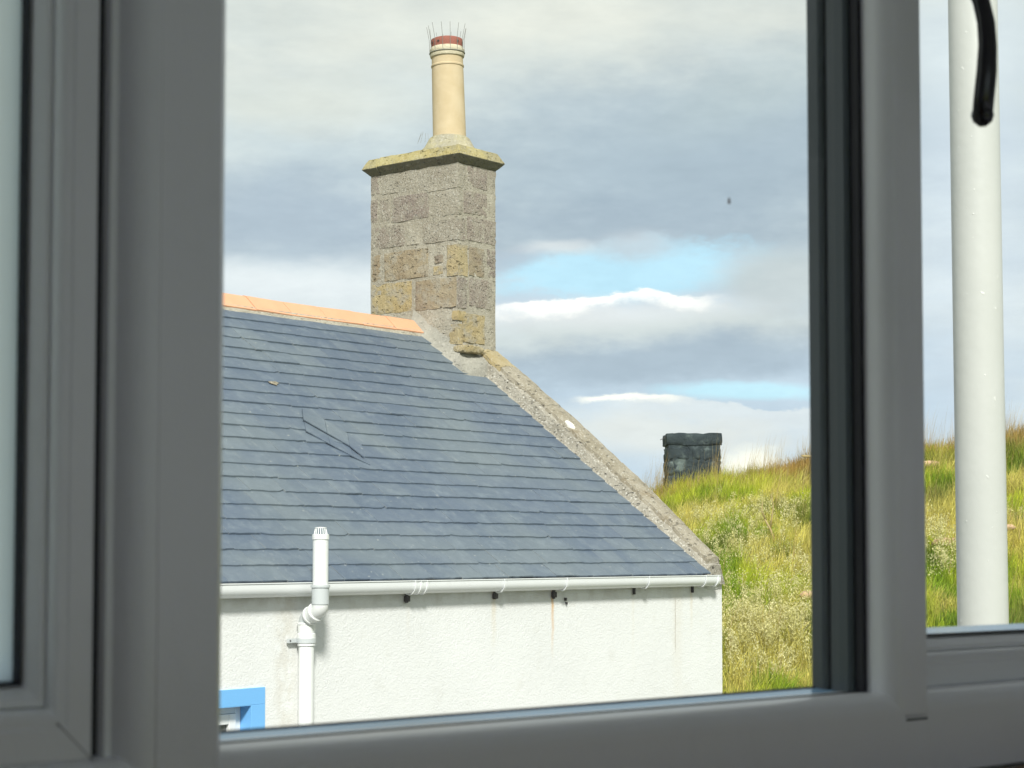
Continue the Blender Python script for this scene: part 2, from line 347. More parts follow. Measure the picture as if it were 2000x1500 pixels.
class B:                                     # collects shapes into one mesh
    def __init__(s): s.v = []; s.f = []
    def add(s, vs, fs):
        k = len(s.v); s.v += [tuple(map(float, v)) for v in vs]; s.f += [tuple(i + k for i in f) for f in fs]; return s
    def box(s, a, b):
        (x0, y0, z0), (x1, y1, z1) = a, b
        return s.add([(x0, y0, z0), (x1, y0, z0), (x1, y1, z0), (x0, y1, z0), (x0, y0, z1), (x1, y0, z1), (x1, y1, z1), (x0, y1, z1)],
                     [(0, 3, 2, 1), (4, 5, 6, 7), (0, 1, 5, 4), (1, 2, 6, 5), (2, 3, 7, 6), (3, 0, 4, 7)])
    def hexa(s, v): return s.add(v, [(0, 3, 2, 1), (4, 5, 6, 7), (0, 1, 5, 4), (1, 2, 6, 5), (2, 3, 7, 6), (3, 0, 4, 7)])
    def prism(s, loop0, loop1, caps=True):
        n = len(loop0); fs = [(i, (i + 1) % n, (i + 1) % n + n, i + n) for i in range(n)]
        if caps: fs += [tuple(range(n - 1, -1, -1)), tuple(range(n, 2 * n))]
        return s.add(list(loop0) + list(loop1), fs)
    def tube(s, pts, rad, n=12, caps=True, ell=1.0, side=None):
        pts = [Vector(p) for p in pts]; rings = []
        rad = rad if isinstance(rad, (list, tuple)) else [rad] * len(pts)
        t0 = (pts[1] - pts[0]).normalized()
        a = Vector(side) if side is not None else (Vector((0, 0, 1)) if abs(t0.z) < .9 else Vector((1, 0, 0)))
        vs = []
        for i, p in enumerate(pts):
            tg = (pts[min(i + 1, len(pts) - 1)] - pts[max(i - 1, 0)]).normalized()
            u = (a - tg * a.dot(tg)).normalized(); w = tg.cross(u)
            for j in range(n):
                th = 2 * pi * j / n; vs.append(p + (u * cos(th) + w * sin(th) * ell) * rad[i])
        fs = [(i * n + j, i * n + (j + 1) % n, (i + 1) * n + (j + 1) % n, (i + 1) * n + j) for i in range(len(pts) - 1) for j in range(n)]
        if caps: fs += [tuple(range(n - 1, -1, -1)), tuple(range((len(pts) - 1) * n, len(pts) * n))]
        return s.add(vs, fs)
    def lathe(s, prof, c, n=32, axis=None):     # prof: (radius, height along axis)
        ax = Vector(axis or (0, 0, 1)).normalized(); u = ax.orthogonal().normalized(); w = ax.cross(u); c = Vector(c); vs = []
        for r, h in prof:
            for j in range(n):
                th = 2 * pi * j / n; vs.append(c + ax * h + (u * cos(th) + w * sin(th)) * r)
        fs = [(i * n + j, i * n + (j + 1) % n, (i + 1) * n + (j + 1) % n, (i + 1) * n + j) for i in range(len(prof) - 1) for j in range(n)]
        return s.add(vs, fs)
    def make(s, name, mt, parent=None, smooth=False, bevel=0.0, seg=2, autos=False):
        o = mesh_obj(name, s.v, s.f, mt, parent, smooth)
        if bevel:
            b = o.modifiers.new('bevel', 'BEVEL'); b.width = bevel; b.segments = seg; b.limit_method = 'ANGLE'; b.angle_limit = radians(35)
        if autos:
            o.data.set_sharp_from_angle(angle=radians(autos))
        return o
def hsh(*a):
    v = sin(sum(x * k for x, k in zip(a, (127.1, 311.7, 74.7, 53.3)))) * 43758.5453; return v - math.floor(v)
def vnoise(x, y):                               # smooth value noise, numpy
    x = np.asarray(x, float); y = np.asarray(y, float); xi = np.floor(x); yi = np.floor(y); fx = x - xi; fy = y - yi
    fx = fx * fx * (3 - 2 * fx); fy = fy * fy * (3 - 2 * fy)
    def h(a, b): v = np.sin(a * 127.1 + b * 311.7) * 43758.5453; return v - np.floor(v)
    return (h(xi, yi) * (1 - fx) + h(xi + 1, yi) * fx) * (1 - fy) + (h(xi, yi + 1) * (1 - fx) + h(xi + 1, yi + 1) * fx) * fy
def fbm(x, y): return vnoise(x, y) * .5 + vnoise(x * 2.1 + 5, y * 2.1) * .3 + vnoise(x * 4.3, y * 4.3 + 9) * .2

def rough_block(a, b, name, mt, parent, amp=.008, step=.05, rnd=.012, seed=0, core=None):
    """a dressed stone: box subdivided on its faces, corners rounded, surface uneven"""
    a = np.array(a, float); b = np.array(b, float); d = b - a
    n = [max(2, min(9, int(round(x / step)))) for x in d]
    idx = {}; vs = []; fs = []
    def vid(i, j, k):
        key = (i, j, k)
        if key not in idx:
            q = np.array([i / n[0], j / n[1], k / n[2]]); p_ = a + d * q
            ctr = (a + b) / 2; inner = np.clip(p_, a + rnd, b - rnd); off = p_ - inner; L = np.linalg.norm(off)
            if L > 1e-6: p_ = inner + off / L * rnd
            for ax in range(3):
                p_[ax] += (hsh(i + seed * 3.1, j * 1.7 + seed, k * 2.3, ax * 5.1) - .5) * 2 * amp
            idx[key] = len(vs); vs.append(p_)
        return idx[key]
    for ax in range(3):
        u, v = (ax + 1) % 3, (ax + 2) % 3
        for side in (0, n[ax]):
            for i in range(n[u]):
                for j in range(n[v]):
                    qs = []
                    for (ii, jj) in ((i, j), (i + 1, j), (i + 1, j + 1), (i, j + 1)):
                        key = [0, 0, 0]; key[ax] = side; key[u] = ii; key[v] = jj; qs.append(vid(*key))
                    fs.append(tuple(qs) if side else tuple(reversed(qs)))
    o = mesh_obj(name, vs, fs, mt, parent, smooth=True); o.data.set_sharp_from_angle(angle=radians(38)); return o

# ------------------------------------------------------------------ ground and hill
g = mesh_obj('ground', [(-2500, -2500, -.02), (2500, -2500, -.02), (2500, 2500, -.02), (-2500, 2500, -.02)], [(0, 1, 2, 3)], 'turf'); tag(g, kind='structure')
rd = B().box((-60, 1.6, -.1), (16.5, 7.6, .0)).make('road', 'asphalt'); tag(rd, kind='structure')
pv = B().box((-60, 7.6, -.1), (15.5, 9.3, .12)).make('pavement', 'cement'); tag(pv, kind='structure')
HB = [-14, -6, -2, 0, 1.5, 2.3, 2.9, 4, 5.3, 6.6, 7.7, 9.3, 14, 25]
HH = [0, 0, .8, 1.7, 3.1, 3.70, 4.02, 4.16, 4.50, 4.62, 4.66, 5.02, 5.5, 5.9]
def hill(a, b):
    a = np.asarray(a, float); b = np.asarray(b, float)
    H = np.interp(b, HB, HH)
    t_ = np.clip((a - 16.3) / 17.0, 0, 1)
    z = H * (1 - (1 - t_) ** 1.55)
    back = np.clip((a - 34.5) / 40, 0, 1); z = z * (1 - back ** 1.3)
    bump = (fbm(a * .8, b * .8) - .5) * .30 + (fbm(a * 2.6 + 7, b * 2.6) - .5) * .12
    return z + bump * np.clip(z, 0, 1) - .06
na, nb = 190, 190
aa = np.linspace(14, 78, na); bb = np.linspace(-16, 44, nb)
A, Bb = np.meshgrid(aa, bb, indexing='ij'); edge = np.clip((44 - Bb) / 14, 0, 1)
Zh = hill(A, Bb) * edge - (1 - edge) * .3
vx = A * F_[0] + Bb * R_[0]; vy = A * F_[1] + Bb * R_[1]
vs = np.stack([vx, vy, Zh], -1).reshape(-1, 3)
fs = [(i * nb + j, (i + 1) * nb + j, (i + 1) * nb + j + 1, i * nb + j + 1) for i in range(na - 1) for j in range(nb - 1)]
fs = [f[::-1] for f in fs]
ho = mesh_obj('hill', vs, fs, 'turf', smooth=True); tag(ho, kind='structure')
def hill_at(px, py):
    r = ray(px, py); r = r / np.dot(r, F_)
    for d in np.arange(16.5, 40, .05):
        z = ZC + r[2] * d; b_ = np.dot(r, R_) * d
        if z < float(hill(d, b_)): return d, b_, float(hill(d, b_))
    return None
def ab(a, b, z=0): return Vector((a * F_[0] + b * R_[0], a * F_[1] + b * R_[1], z))

# grass: real blades, patches of green, straw and rust
def blades(name, n, alim, blim, hgt, wid, palette, seed, umin=.045, umax=.36, dens=None, lean=.35):
    r = np.random.default_rng(seed)
    a = r.uniform(*alim, n); b = r.uniform(*blim, n)
    cl = r.integers(0, n // 60, n); ca2 = r.uniform(*alim, n // 60 + 1)[cl]; cb2 = r.uniform(*blim, n // 60 + 1)[cl]; ts_ = r.uniform(.06, .2, n // 60 + 1)[cl]; th_ = r.uniform(.7, 1.45, n // 60 + 1)[cl]
    tuft = r.random(n) < .7
    a = np.where(tuft, ca2 + r.normal(0, 1, n) * ts_, a); b = np.where(tuft, cb2 + r.normal(0, 1, n) * ts_, b); hm_ = np.where(tuft, th_, .75)
    u = b / a; keep = (u > umin) & (u < umax)
    if dens is not None: keep &= r.random(n) < dens(a, b)
    a, b, hm_ = a[keep], b[keep], hm_[keep]; n = len(a)
    x = a * F_[0] + b * R_[0]; y = a * F_[1] + b * R_[1]
    out = (x > 14.9) | (y > 15.9); a, b, x, y, hm_ = a[out], b[out], x[out], y[out], hm_[out]; n = len(a)
    z = hill(a, b) - .02
    pn = fbm(a * .55 + 3, b * .9)
    h = r.uniform(*hgt, n) * (.55 + .9 * fbm(a * 1.3, b * 1.3)) * hm_
    th = r.uniform(0, 2 * pi, n); w = r.uniform(*wid, n)
    la = r.normal(0, lean, n) + .12; lb = r.normal(0, lean, n) + .18
    ox, oy = np.cos(th) * w / 2, np.sin(th) * w / 2
    V = np.zeros((n, 7, 3))
    ts = [0, .4, .75, 1.0]
    def P_(t_): return np.stack([x + la * h * t_ ** 2, y - lb * h * t_ ** 2 * .4, z + h * t_ * (1 - .18 * t_ * np.minimum(1, abs(la) + abs(lb)))], -1)
    off = np.stack([ox, oy, 0 * ox], -1)
    for i, t_ in enumerate(ts[:3]):
        c_ = P_(t_); ww = (1, .85, .5)[i]; V[:, 2 * i] = c_ - off * ww; V[:, 2 * i + 1] = c_ + off * ww
    V[:, 6] = P_(1.0)
    cols = palette(a, b, pn, r, n)                # (n,3)
    me = bpy.data.meshes.new(name); me.vertices.add(n * 7); me.vertices.foreach_set('co', V.reshape(-1))
    base_ = (np.arange(n) * 7)[:, None]
    loops = np.concatenate([base_ + np.array([[0, 1, 3, 2]]), base_ + np.array([[2, 3, 5, 4]]), base_ + np.array([[4, 5, 6]])], 1).reshape(-1)
    me.loops.add(len(loops)); me.loops.foreach_set('vertex_index', loops.astype(np.int32))
    st = (np.arange(n) * 11)[:, None] + np.array([[0, 4, 8]])
    me.polygons.add(n * 3); me.polygons.foreach_set('loop_start', st.reshape(-1).astype(np.int32))
    me.update(calc_edges=True); me.validate()
    ca_ = me.color_attributes.new('Col', 'FLOAT_COLOR', 'POINT')
    C = np.ones((n, 7, 4)); C[:, :, :3] = cols[:, None, :]
    ca_.data.foreach_set('color', C.reshape(-1).astype(np.float32))
    me.materials.append(M['grass_blades'])
    o = bpy.data.objects.new(name, me); COL.objects.link(o); return o
def lerp(a, b, t_): return np.array(a) * (1 - t_[:, None]) + np.array(b) * t_[:, None]
def sm(x, a, b): t_ = np.clip((x - a) / (b - a), 0, 1); return t_ * t_ * (3 - 2 * t_)
def pal_grass(a, b, pn, r, n):
    c = lerp((.22, .34, .03), (.52, .56, .06), sm(fbm(a * .9 + 2, b * 1.5), .3, .65))
    straw = sm(fbm(a * .8 + 31, b * 1.1 + 4), .46, .62) * .8
    c = c * (1 - straw[:, None]) + np.array((.66, .56, .17)) * straw[:, None]
    rust = sm(a, 29.5, 32.5) * sm(b, 3.6, 5.2) * .65 + sm(a, 31, 33.2) * .35
    c = c * (1 - rust[:, None]) + np.array((.46, .30, .10)) * rust[:, None]
    dk = sm(fbm(a * 1.1 + 60, b * 1.3 + 44), .56, .70) * .6
    c = c * (1 - dk[:, None]) + np.array((.07, .13, .03)) * dk[:, None]
    return c * r.uniform(.65, 1.3, n)[:, None]
gr = blades('grass', 360000, (16.6, 35.5), (.6, 12.5), (.15, .36), (.006, .013), pal_grass, 5, lean=.5)
tag(gr, 'long summer grass in green and straw patches covering the hillside', 'grass', kind='stuff')
def pal_seed(a, b, pn, r, n): return lerp((.46, .32, .12), (.50, .40, .20), r.random(n)) * r.uniform(.7, 1.15, n)[:, None]
sd_ = blades('seeding_grass', 34000, (16.8, 35.0), (.6, 12.5), (.42, .80), (.004, .006), pal_seed, 9, dens=lambda a, b: .08 + .55 * sm(a, 29.5, 32.5) , lean=.12)
tag(sd_, 'thin brown seeding grass stalks standing along the crest of the hill', 'grass', kind='stuff')

# pale feathery plants: clumps of small upright cream sprays
def sprays(name, spots, mt, seed, leaf=(.008, .019), cols=((.55, .52, .20), (.74, .70, .40))):
    r = np.random.default_rng(seed); V = []; C = []
    for (a0, b0, ra, rb, cnt, hh) in spots:
        for _ in range(cnt):
            a = a0 + r.normal(0, ra); b = b0 + r.normal(0, rb)
            z = float(hill(a, b)); h = r.uniform(.6, 1.1) * hh; lx, ly = r.normal(0, .16, 2)
            k_ = int(r.integers(60, 95)); tt = r.uniform(.25, 1, k_); base_ = np.array(ab(a, b, z))
            cc = np.array(cols[0]) + (np.array(cols[1]) - np.array(cols[0])) * r.random()
            for q in tt:
                cpt = base_ + np.array([lx * h * q, ly * h * q, h * q]) + r.normal(0, .035, 3) * (1.25 - q * .6)
                s_ = r.uniform(*leaf); d1 = r.normal(0, 1, 3); d1[2] = abs(d1[2]) + .6; d1 /= np.linalg.norm(d1); d2 = np.cross(d1, r.normal(0, 1, 3)); d2 /= np.linalg.norm(d2) + 1e-6
                V.append((cpt - d1 * s_, cpt + d2 * s_ * .42, cpt + d1 * s_, cpt - d2 * s_ * .42)); C.append(cc * r.uniform(.75, 1.2))
    V = np.array(V); n = len(V); me = bpy.data.meshes.new(name); me.vertices.add(n * 4); me.vertices.foreach_set('co', V.reshape(-1))
    me.loops.add(n * 4); me.loops.foreach_set('vertex_index', np.arange(n * 4, dtype=np.int32)); me.polygons.add(n); me.polygons.foreach_set('loop_start', (np.arange(n) * 4).astype(np.int32)); me.update(calc_edges=True)
    at_ = me.color_attributes.new('Col', 'FLOAT_COLOR', 'POINT'); CC = np.ones((n, 4, 4)); CC[:, :, :3] = np.array(C)[:, None, :]; at_.data.foreach_set('color', CC.reshape(-1).astype(np.float32))
    me.materials.append(M[mt]); o = bpy.data.objects.new(name, me); COL.objects.link(o); return o
spots = []
for (px, py, ra, rb, cnt, hh) in ((1540, 1190, .35, .5, 75, .42), (1480, 1225, .3, .5, 75, .42), (1560, 1245, .25, .4, 60, .4), (1440, 1265, .25, .35, 50, .4), (1510, 1290, .25, .5, 40, .38),
                                  (1410, 1085, .5, .35, 35, .35), (1350, 1040, .8, .5, 45, .32), (1450, 1035, .7, .7, 80, .34), (1540, 1010, .6, .5, 50, .34), (1500, 1110, .4, .6, 35, .34), (1560, 1120, .4, .4, 25, .34),
                                  (1832, 1085, .35, .22, 42, .5), (1845, 1130, .3, .2, 32, .45), (1828, 1050, .3, .2, 16, .4), (1975, 1030, .3, .2, 12, .3), (1470, 1330, .2, .5, 22, .3)):
    h_ = hill_at(px, py)
    if h_: spots.append((h_[0], h_[1], ra, rb, cnt, hh))
sp_ = sprays('pale_wild_plants', spots, 'grass_blades', 21)
tag(sp_, 'pale cream feathery wild plants in clumps on the lower slope', 'wild plants', kind='stuff')

# dry forked stalk
h_ = hill_at(1512, 1066); b0 = ab(h_[0], h_[1], h_[2] - .05); k_ = h_[0] / FPX
def off(dxp, dyp): return b0 + Vector(R_) * (dxp * k_) + Vector((0, 0, -dyp * k_))
st = empty('dry_stalk', b0); tag(st, 'bleached forked dead stalk leaning out of the grass on the slope', 'dead stalk')
B().tube([off(4, 8), off(0, -20), off(-8, -40), off(-18, -58)], [.022, .018, .016, .012], 7).make('stem', 'dry_stem', st, True)
B().tube([off(-7, -40), off(-4, -62), off(-1, -85), off(-4, -105)], [.012, .010, .008, .004], 6).make('branch', 'dry_stem', st, True)
B().tube([off(-17, -57), off(-24, -75), off(-22, -92)], [.012, .009, .004], 6).make('branch', 'dry_stem', st, True)
# half-buried rocks
def rock(px, py, r_, label, sx=1.6, seed=1):
    h_ = hill_at(px, py); c = ab(h_[0] - .12, h_[1], h_[2] + r_ * .25 + .16)
    vs, fs = [], []; nu, nv = 12, 8
    for j in range(nv + 1):
        for i in range(nu):
            th = 2 * pi * i / nu; ph = pi * j / nv; k2 = 1 + .35 * (hsh(i, j % nv if 0 < j < nv else 0, seed) - .5)
            if j in (0, nv): k2 = 1
            d = Vector((cos(th) * sin(ph), sin(th) * sin(ph), cos(ph))) * r_ * k2
            vs.append(c + Vector(R_) * d.x * sx + Vector(F_) * d.y + Vector((0, 0, d.z * .7)))
    for j in range(nv):
        for i in range(nu): fs.append((j * nu + i, j * nu + (i + 1) % nu, (j + 1) * nu + (i + 1) % nu, (j + 1) * nu + i))
    o = mesh_obj('rock', vs, [f[::-1] for f in fs], 'rock_pink', smooth=True); tag(o, label, 'rock'); return o
rock(1812, 930, .09, 'orange rock high on the bank just left of the white pole', 1.8, 1)
rock(1846, 1090, .10, 'pinkish rock half hidden by pale plants left of the white pole', 2.0, 2)
rock(1966, 1056, .06, 'small orange rock in the grass right of the white pole', 1.6, 3)
rock(1576, 1192, .08, 'rusty orange rock on the lower slope beside the middle window frame', 1.5, 4)

# dark stone stack on the crest
A0 = 33.9
cx = (1351 - 1000) / FPX * A0 * 1.003
ss = empty('stone_stack', ab(A0, cx, 3.8)); tag(ss, 'squat square stack of dark mossy stone on the crest of the hill', 'stone stack')
Rv, Fv = Vector(R_), Vector(F_)
topz = ZC + (1078 - 851) / FPX * A0 * 1.012
def stack_block(b0_, b1_, a0_, a1_, z0, z1, name, seed, rn=.045, amp=.026):
    o = rough_block((b0_, a0_, z0), (b1_, a1_, z1), name, 'dark_rubble', None, amp, .07, rn, seed)
    o.data.set_sharp_from_angle(angle=radians(80))
    for v in o.data.vertices:
        b_, a_, z_ = v.co; q = Rv * (b_ + cx) + Fv * (-a_ + A0); v.co = (q.x, q.y, z_)
    o.parent = ss; o.matrix_parent_inverse = parent_world(ss).inverted(); return o
stack_block(-.505, .50, -.45, .45, topz - .22, topz, 'cap_stone', 3, .035, .012)
rows = [(topz - .235, topz - .50, .478), (topz - .502, topz - .76, .482), (topz - .762, topz - 1.03, .488), (topz - 1.032, topz - 1.35, .50)]
stack_block(-.465, .465, -.43, .43, topz - 1.5, topz - .1, 'core', 5, .02, .004)
for ri, (z1, z0, hw) in enumerate(rows):
    cuts = [-hw] + sorted([(-.16 + .12 * hsh(ri, 1)), (.14 + .16 * hsh(ri, 2))]) + [hw]
    for i in range(3):
        stack_block(cuts[i] + .002, cuts[i + 1] - .002, .20, .44 + .02 * hsh(ri, i, 3), z0, z1, 'stone', ri * 5 + i)
        if i != 1: stack_block(cuts[i] + .006, cuts[i + 1] - .006, -.44, .18, z0, z1, 'stone', ri * 7 + i + 30)
B().tube([Rv * (cx - .47) + Fv * (A0 - .3) + Vector((0, 0, topz - .06)), Rv * (cx - .60) + Fv * (A0 - .32) + Vector((0, 0, topz - .12))], [.010, .005], 5).make('wire_stub', 'iron', ss)
h_ = hill_at(1578, 925)
tw = B().tube([ab(h_[0], h_[1] - .1, h_[2] + .30), ab(h_[0], h_[1] + .35, h_[2] + .28)], [.02, .028], 6).make('fence_rail_end', 'dry_stem'); tag(tw, 'brown broken rail end poking out of the crest grass by the window frame', 'broken rail')

# ------------------------------------------------------------------ cottage
GX = 14.708; WY = 9.35; CX = 14.12; CY = 12.039; CY2 = 13.23; RY = 12.643
EY = 9.27; EZ = ZC - .225; SL = .7386; ALP = math.atan(SL); RZ = EZ + SL * (RY - EY)
def roofz(y): return EZ + SL * (y - EY)
RN = np.array([0, -sin(ALP), cos(ALP)])
def onroof(px, py, lift=0.0): return onplane(px, py, np.array([0, EY, EZ]) + RN * lift, RN)
cot = empty('cottage', (9.0, 12.6, 0)); tag(cot, 'white roughcast cottage with blue grey slate roof and tall stone chimney', 'cottage')
WX0, WX1, WZ0, WZ1 = 7.75, 8.815, 1.0, ZC - 1.03
XL = 3.0; BY = 2 * RY - WY
wb = B()
wb.box((XL, WY, -.3), (WX0, WY + .45, 2.74)); wb.box((WX1, WY, -.3), (GX, WY + .45, 2.74))
wb.box((WX0, WY, -.3), (WX1, WY + .45, WZ0)); wb.box((WX0, WY, WZ1), (WX1, WY + .45, 2.74))
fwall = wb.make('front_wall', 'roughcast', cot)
def gable(x0, x1):
    zt = lambda y: min(roofz(y), roofz(2 * RY - y)) - .03
    prof = [(WY + .451, -.3), (BY, -.3), (BY, zt(BY)), (RY, zt(RY)), (WY + .451, zt(WY + .451))]
    return B().prism([(x0, y, z) for y, z in prof], [(x1, y, z) for y, z in prof])
gable(GX - .45, GX).make('gable_wall', 'roughcast', cot)
gable(XL, XL + .45).make('gable_wall', 'roughcast', cot)
B().box((XL + .451, BY - .45, -.3), (GX - .451, BY, 2.70)).make('back_wall', 'roughcast', cot)
# roof deck and back slope
rf = B()
def slab(x0, x1, ya, yb, th=.05, lift=-.012):
    za, zb = roofz(ya) + lift, roofz(yb) + lift
    rf.hexa([(x0, ya, za - th), (x1, ya, za - th), (x1, yb, zb - th), (x0, yb, zb - th), (x0, ya, za), (x1, ya, za), (x1, yb, zb), (x0, yb, zb)])
slab(XL - .05, 14.36, EY + .03, RY - .01)
rf.hexa([(XL - .05, RY + .01, RZ - .06), (14.40, RY + .01, RZ - .06), (14.40, BY + .1, roofz(EY) - .07), (XL - .05, BY + .1, roofz(EY) - .07),
         (XL - .05, RY + .01, RZ), (14.40, RY + .01, RZ), (14.40, BY + .1, roofz(EY)), (XL - .05, BY + .1, roofz(EY))])
roof = rf.make('roof', 'slate', cot)
# slates
NC = 23; LEN = (RY - EY) / cos(ALP); EXP_ = LEN / NC
vars_ = []
for v in range(7):
    nseg = 8; vs = []; fs = []; th = .0115
    sx_ = [0, .004, .05, .1, .15, .2, .25, .296, .3]
    for i in range(nseg + 1):
        x = sx_[i]; jag = (hsh(i, v, 3) - .5) * .0075 + (hsh(i // 3, v, 9) - .5) * .006
        if v == 5 and i >= 7: jag += .018
        if v == 6 and i <= 1: jag += .014
        for (y, z) in ((0 + jag, 0), (0 + jag + .003, th), (.33, 0), (.33, th)): vs.append((x, y, z))
    for i in range(nseg):
        k0, k1 = i * 4, i * 4 + 4
        fs += [(k0, k1, k1 + 1, k0 + 1), (k0 + 1, k1 + 1, k1 + 3, k0 + 3), (k0 + 2, k0, k1, k1 + 2)[::-1]]
    fs += [(0, 1, 3, 2), (nseg * 4, nseg * 4 + 2, nseg * 4 + 3, nseg * 4 + 1)]
    me = bpy.data.meshes.new('slate'); me.from_pydata(vs, [], fs); me.update(); me.materials.append(M['slate'])
    at_ = me.attributes.new('edge', 'FLOAT', 'POINT'); EDGE = [1.0 if k_ // 4 in (0, nseg) else 0.0 for k_ in range(len(vs))]; at_.data.foreach_set('value', EDGE); vars_.append(me)
def on_axis(X, s, h): return Vector((X, EY + s * cos(ALP) - h * sin(ALP), EZ + s * sin(ALP) + h * cos(ALP)))
cand = []
for kc in range(NC):
    s0 = kc * EXP_; yb = EY + s0 * cos(ALP)
    xr = 14.375
    if yb + .03 > CY - .1: xr = CX + .11
    x = XL - .05 + random.random() * .2
    while x < xr - .02:
        w = random.choice((.24, .26, .28, .30, .32, .35)); w2 = min(w, xr - x)
        if xr - x - w2 < .10: w2 = xr - x
        cand.append([x, w2, kc]); x += w2
def pxof(X, s):
    P_ = np.array(on_axis(X, s, 0)) - O_; D = P_ @ FW; return 1000 + FPX * (P_ @ R_) / D, 750 + SH - FPX * (P_ @ UP) / D, D
vis = []
for c_ in cand:
    px, py, D = pxof(c_[0] + c_[1], c_[2] * EXP_ + .09)
    area = c_[1] / D / D if px > 432 else 0
    vis.append(area)
order = sorted(range(len(cand)), key=lambda i: -vis[i]); singles = set(order[:292])
sb = B(); tilt = -math.asin(.021 / .33)
inv_roof = parent_world(roof).inverted()
for i, (x, w, kc) in enumerate(cand):
    gap_ = .0015 + random.random() * .0012
    lift = .024 + random.random() * .0022 + (.004 if random.random() < .06 else 0)
    p_ = on_axis(x + gap_ / 2, kc * EXP_ + random.uniform(-.004, .004), lift)
    rot = Matrix.Rotation(ALP, 4, 'X') @ Matrix.Rotation(random.uniform(-.006, .006), 4, 'Z') @ Matrix.Rotation(tilt + random.uniform(-.003, .003), 4, 'X') @ Matrix.Rotation(random.uniform(-.0025, .0025), 4, 'Y')
    mw = Matrix.Translation(p_) @ rot @ Matrix.Diagonal(((w - gap_) / .3, 1, 1, 1))
    if kc == NC - 1: mw = mw @ Matrix.Diagonal((1, .55, 1, 1))
    me = vars_[random.choice((0, 1, 2, 3, 4, 0, 1, 2, 3, 4, 0, 1, 2, 3, 5, 6))]
    if i in singles:
        o = bpy.data.objects.new('slate', me); COL.objects.link(o); o.parent = roof; o.matrix_parent_inverse = inv_roof; o.matrix_basis = mw
    else:
        sb.add([mw @ v.co for v in me.vertices], [tuple(pl.vertices) for pl in me.polygons])
so = sb.make('upper_slates', 'slate', roof); at_ = so.data.attributes.new('edge', 'FLOAT', 'POINT'); at_.data.foreach_set('value', EDGE * (len(sb.v) // len(EDGE))); so['kind'] = 'stuff'
# replaced slates laid on the slant
L1 = [(590, 797), (634, 819), (679, 846), (706, 868)]; L2 = [(593, 819), (639, 845), (683, 870), (712, 893)]; L3 = [(598, 841), (645, 867), (691, 892)]
quads = [(L1[0], L1[1], L2[1], L2[0], .052), (L1[1], L1[2], L2[2], L2[1], .052), (L1[2], L1[3], L2[3], L2[2], .052), (L2[0], L2[1], L3[1], L3[0], .044), (L2[1], L2[2], L3[2], L3[1], .044), (L2[2], L2[3], (724, 908), L3[2], .040)]
for (q0, q1, q2, q3, lf) in quads:
    top = [onroof(*q, lf - .010) for q in (q0, q1)] + [onroof(*q, lf) for q in (q2, q3)]
    c_ = sum(top) / 4; top = [c_ + (q - c_) * .985 for q in top]
    bot = [q - RN * .009 for q in top]
    B().prism([bot[3], bot[2], bot[1], bot[0]], [top[3], top[2], top[1], top[0]]).make('slate', 'slate', roof)
# ridge tiles and their bed
xs = [onY(px, 625, RY - .12)[0] for px in (492, 564, 633.6, 702, 765.6)]
stepx = (xs[-1] - xs[0]) / 4; bx_ = list(xs) + [CX + .005]
while bx_[0] > XL: bx_.insert(0, bx_[0] - stepx)
for i in range(len(bx_) - 1):
    x0, x1 = bx_[i] + .003, bx_[i + 1] - .003; dz_ = random.uniform(-.004, .004); dz2 = random.uniform(-.004, .004)
    def pr(x, dz_): 
        a_ = RZ + .078 + dz_; return [(x, RY - .185, a_ - .145), (x, RY - .04, a_ - .012), (x, RY, a_), (x, RY + .04, a_ - .012), (x, RY + .185, a_ - .145), (x, RY + .175, a_ - .165), (x, RY, a_ - .028), (x, RY - .175, a_ - .165)]
    B().prism(pr(x0, dz_), pr(x1, dz2)).make('ridge_tile', 'ridge', roof)
bd = B(); n_ = 60
for sgn in (-1, 1):
    rr0, rr1 = [], []
    for i in range(n_ + 1):
        x = XL + (CX - XL) * i / n_; j = (hsh(i, sgn) - .5) * .012
        y0 = RY + sgn * (.205 + j); rr0.append((x, y0, RZ - SL * .205 + .018)); rr1.append((x, RY + sgn * .165, RZ + .078 - .145 + .022))
    bd.add(rr0 + rr1, [(i, i + 1, i + n_ + 2, i + n_ + 1) if sgn < 0 else (i + n_ + 1, i + n_ + 2, i + 1, i) for i in range(n_)])
bd.make('ridge_mortar', 'mortar', roof)
# bits on the roof: bird mess and a tuft of moss
def blotch(px, py, r_, name, mt='gutter', sx=1.0):
    c_ = onroof(px, py, .034); u_ = np.array([1, 0, 0.]); v_ = np.array([0, cos(ALP), sin(ALP)]); pts = []
    for i in range(9):
        th = 2 * pi * i / 9; rr = r_ * (.5 + .8 * hsh(i, px)); pts.append(c_ + u_ * cos(th) * rr * sx + v_ * sin(th) * rr)
    B().prism(pts, [q + RN * .004 for q in pts]).make(name, mt, roof)
blotch(534, 748, .035, 'moss_tuft', 'coping_stone', 1.5)
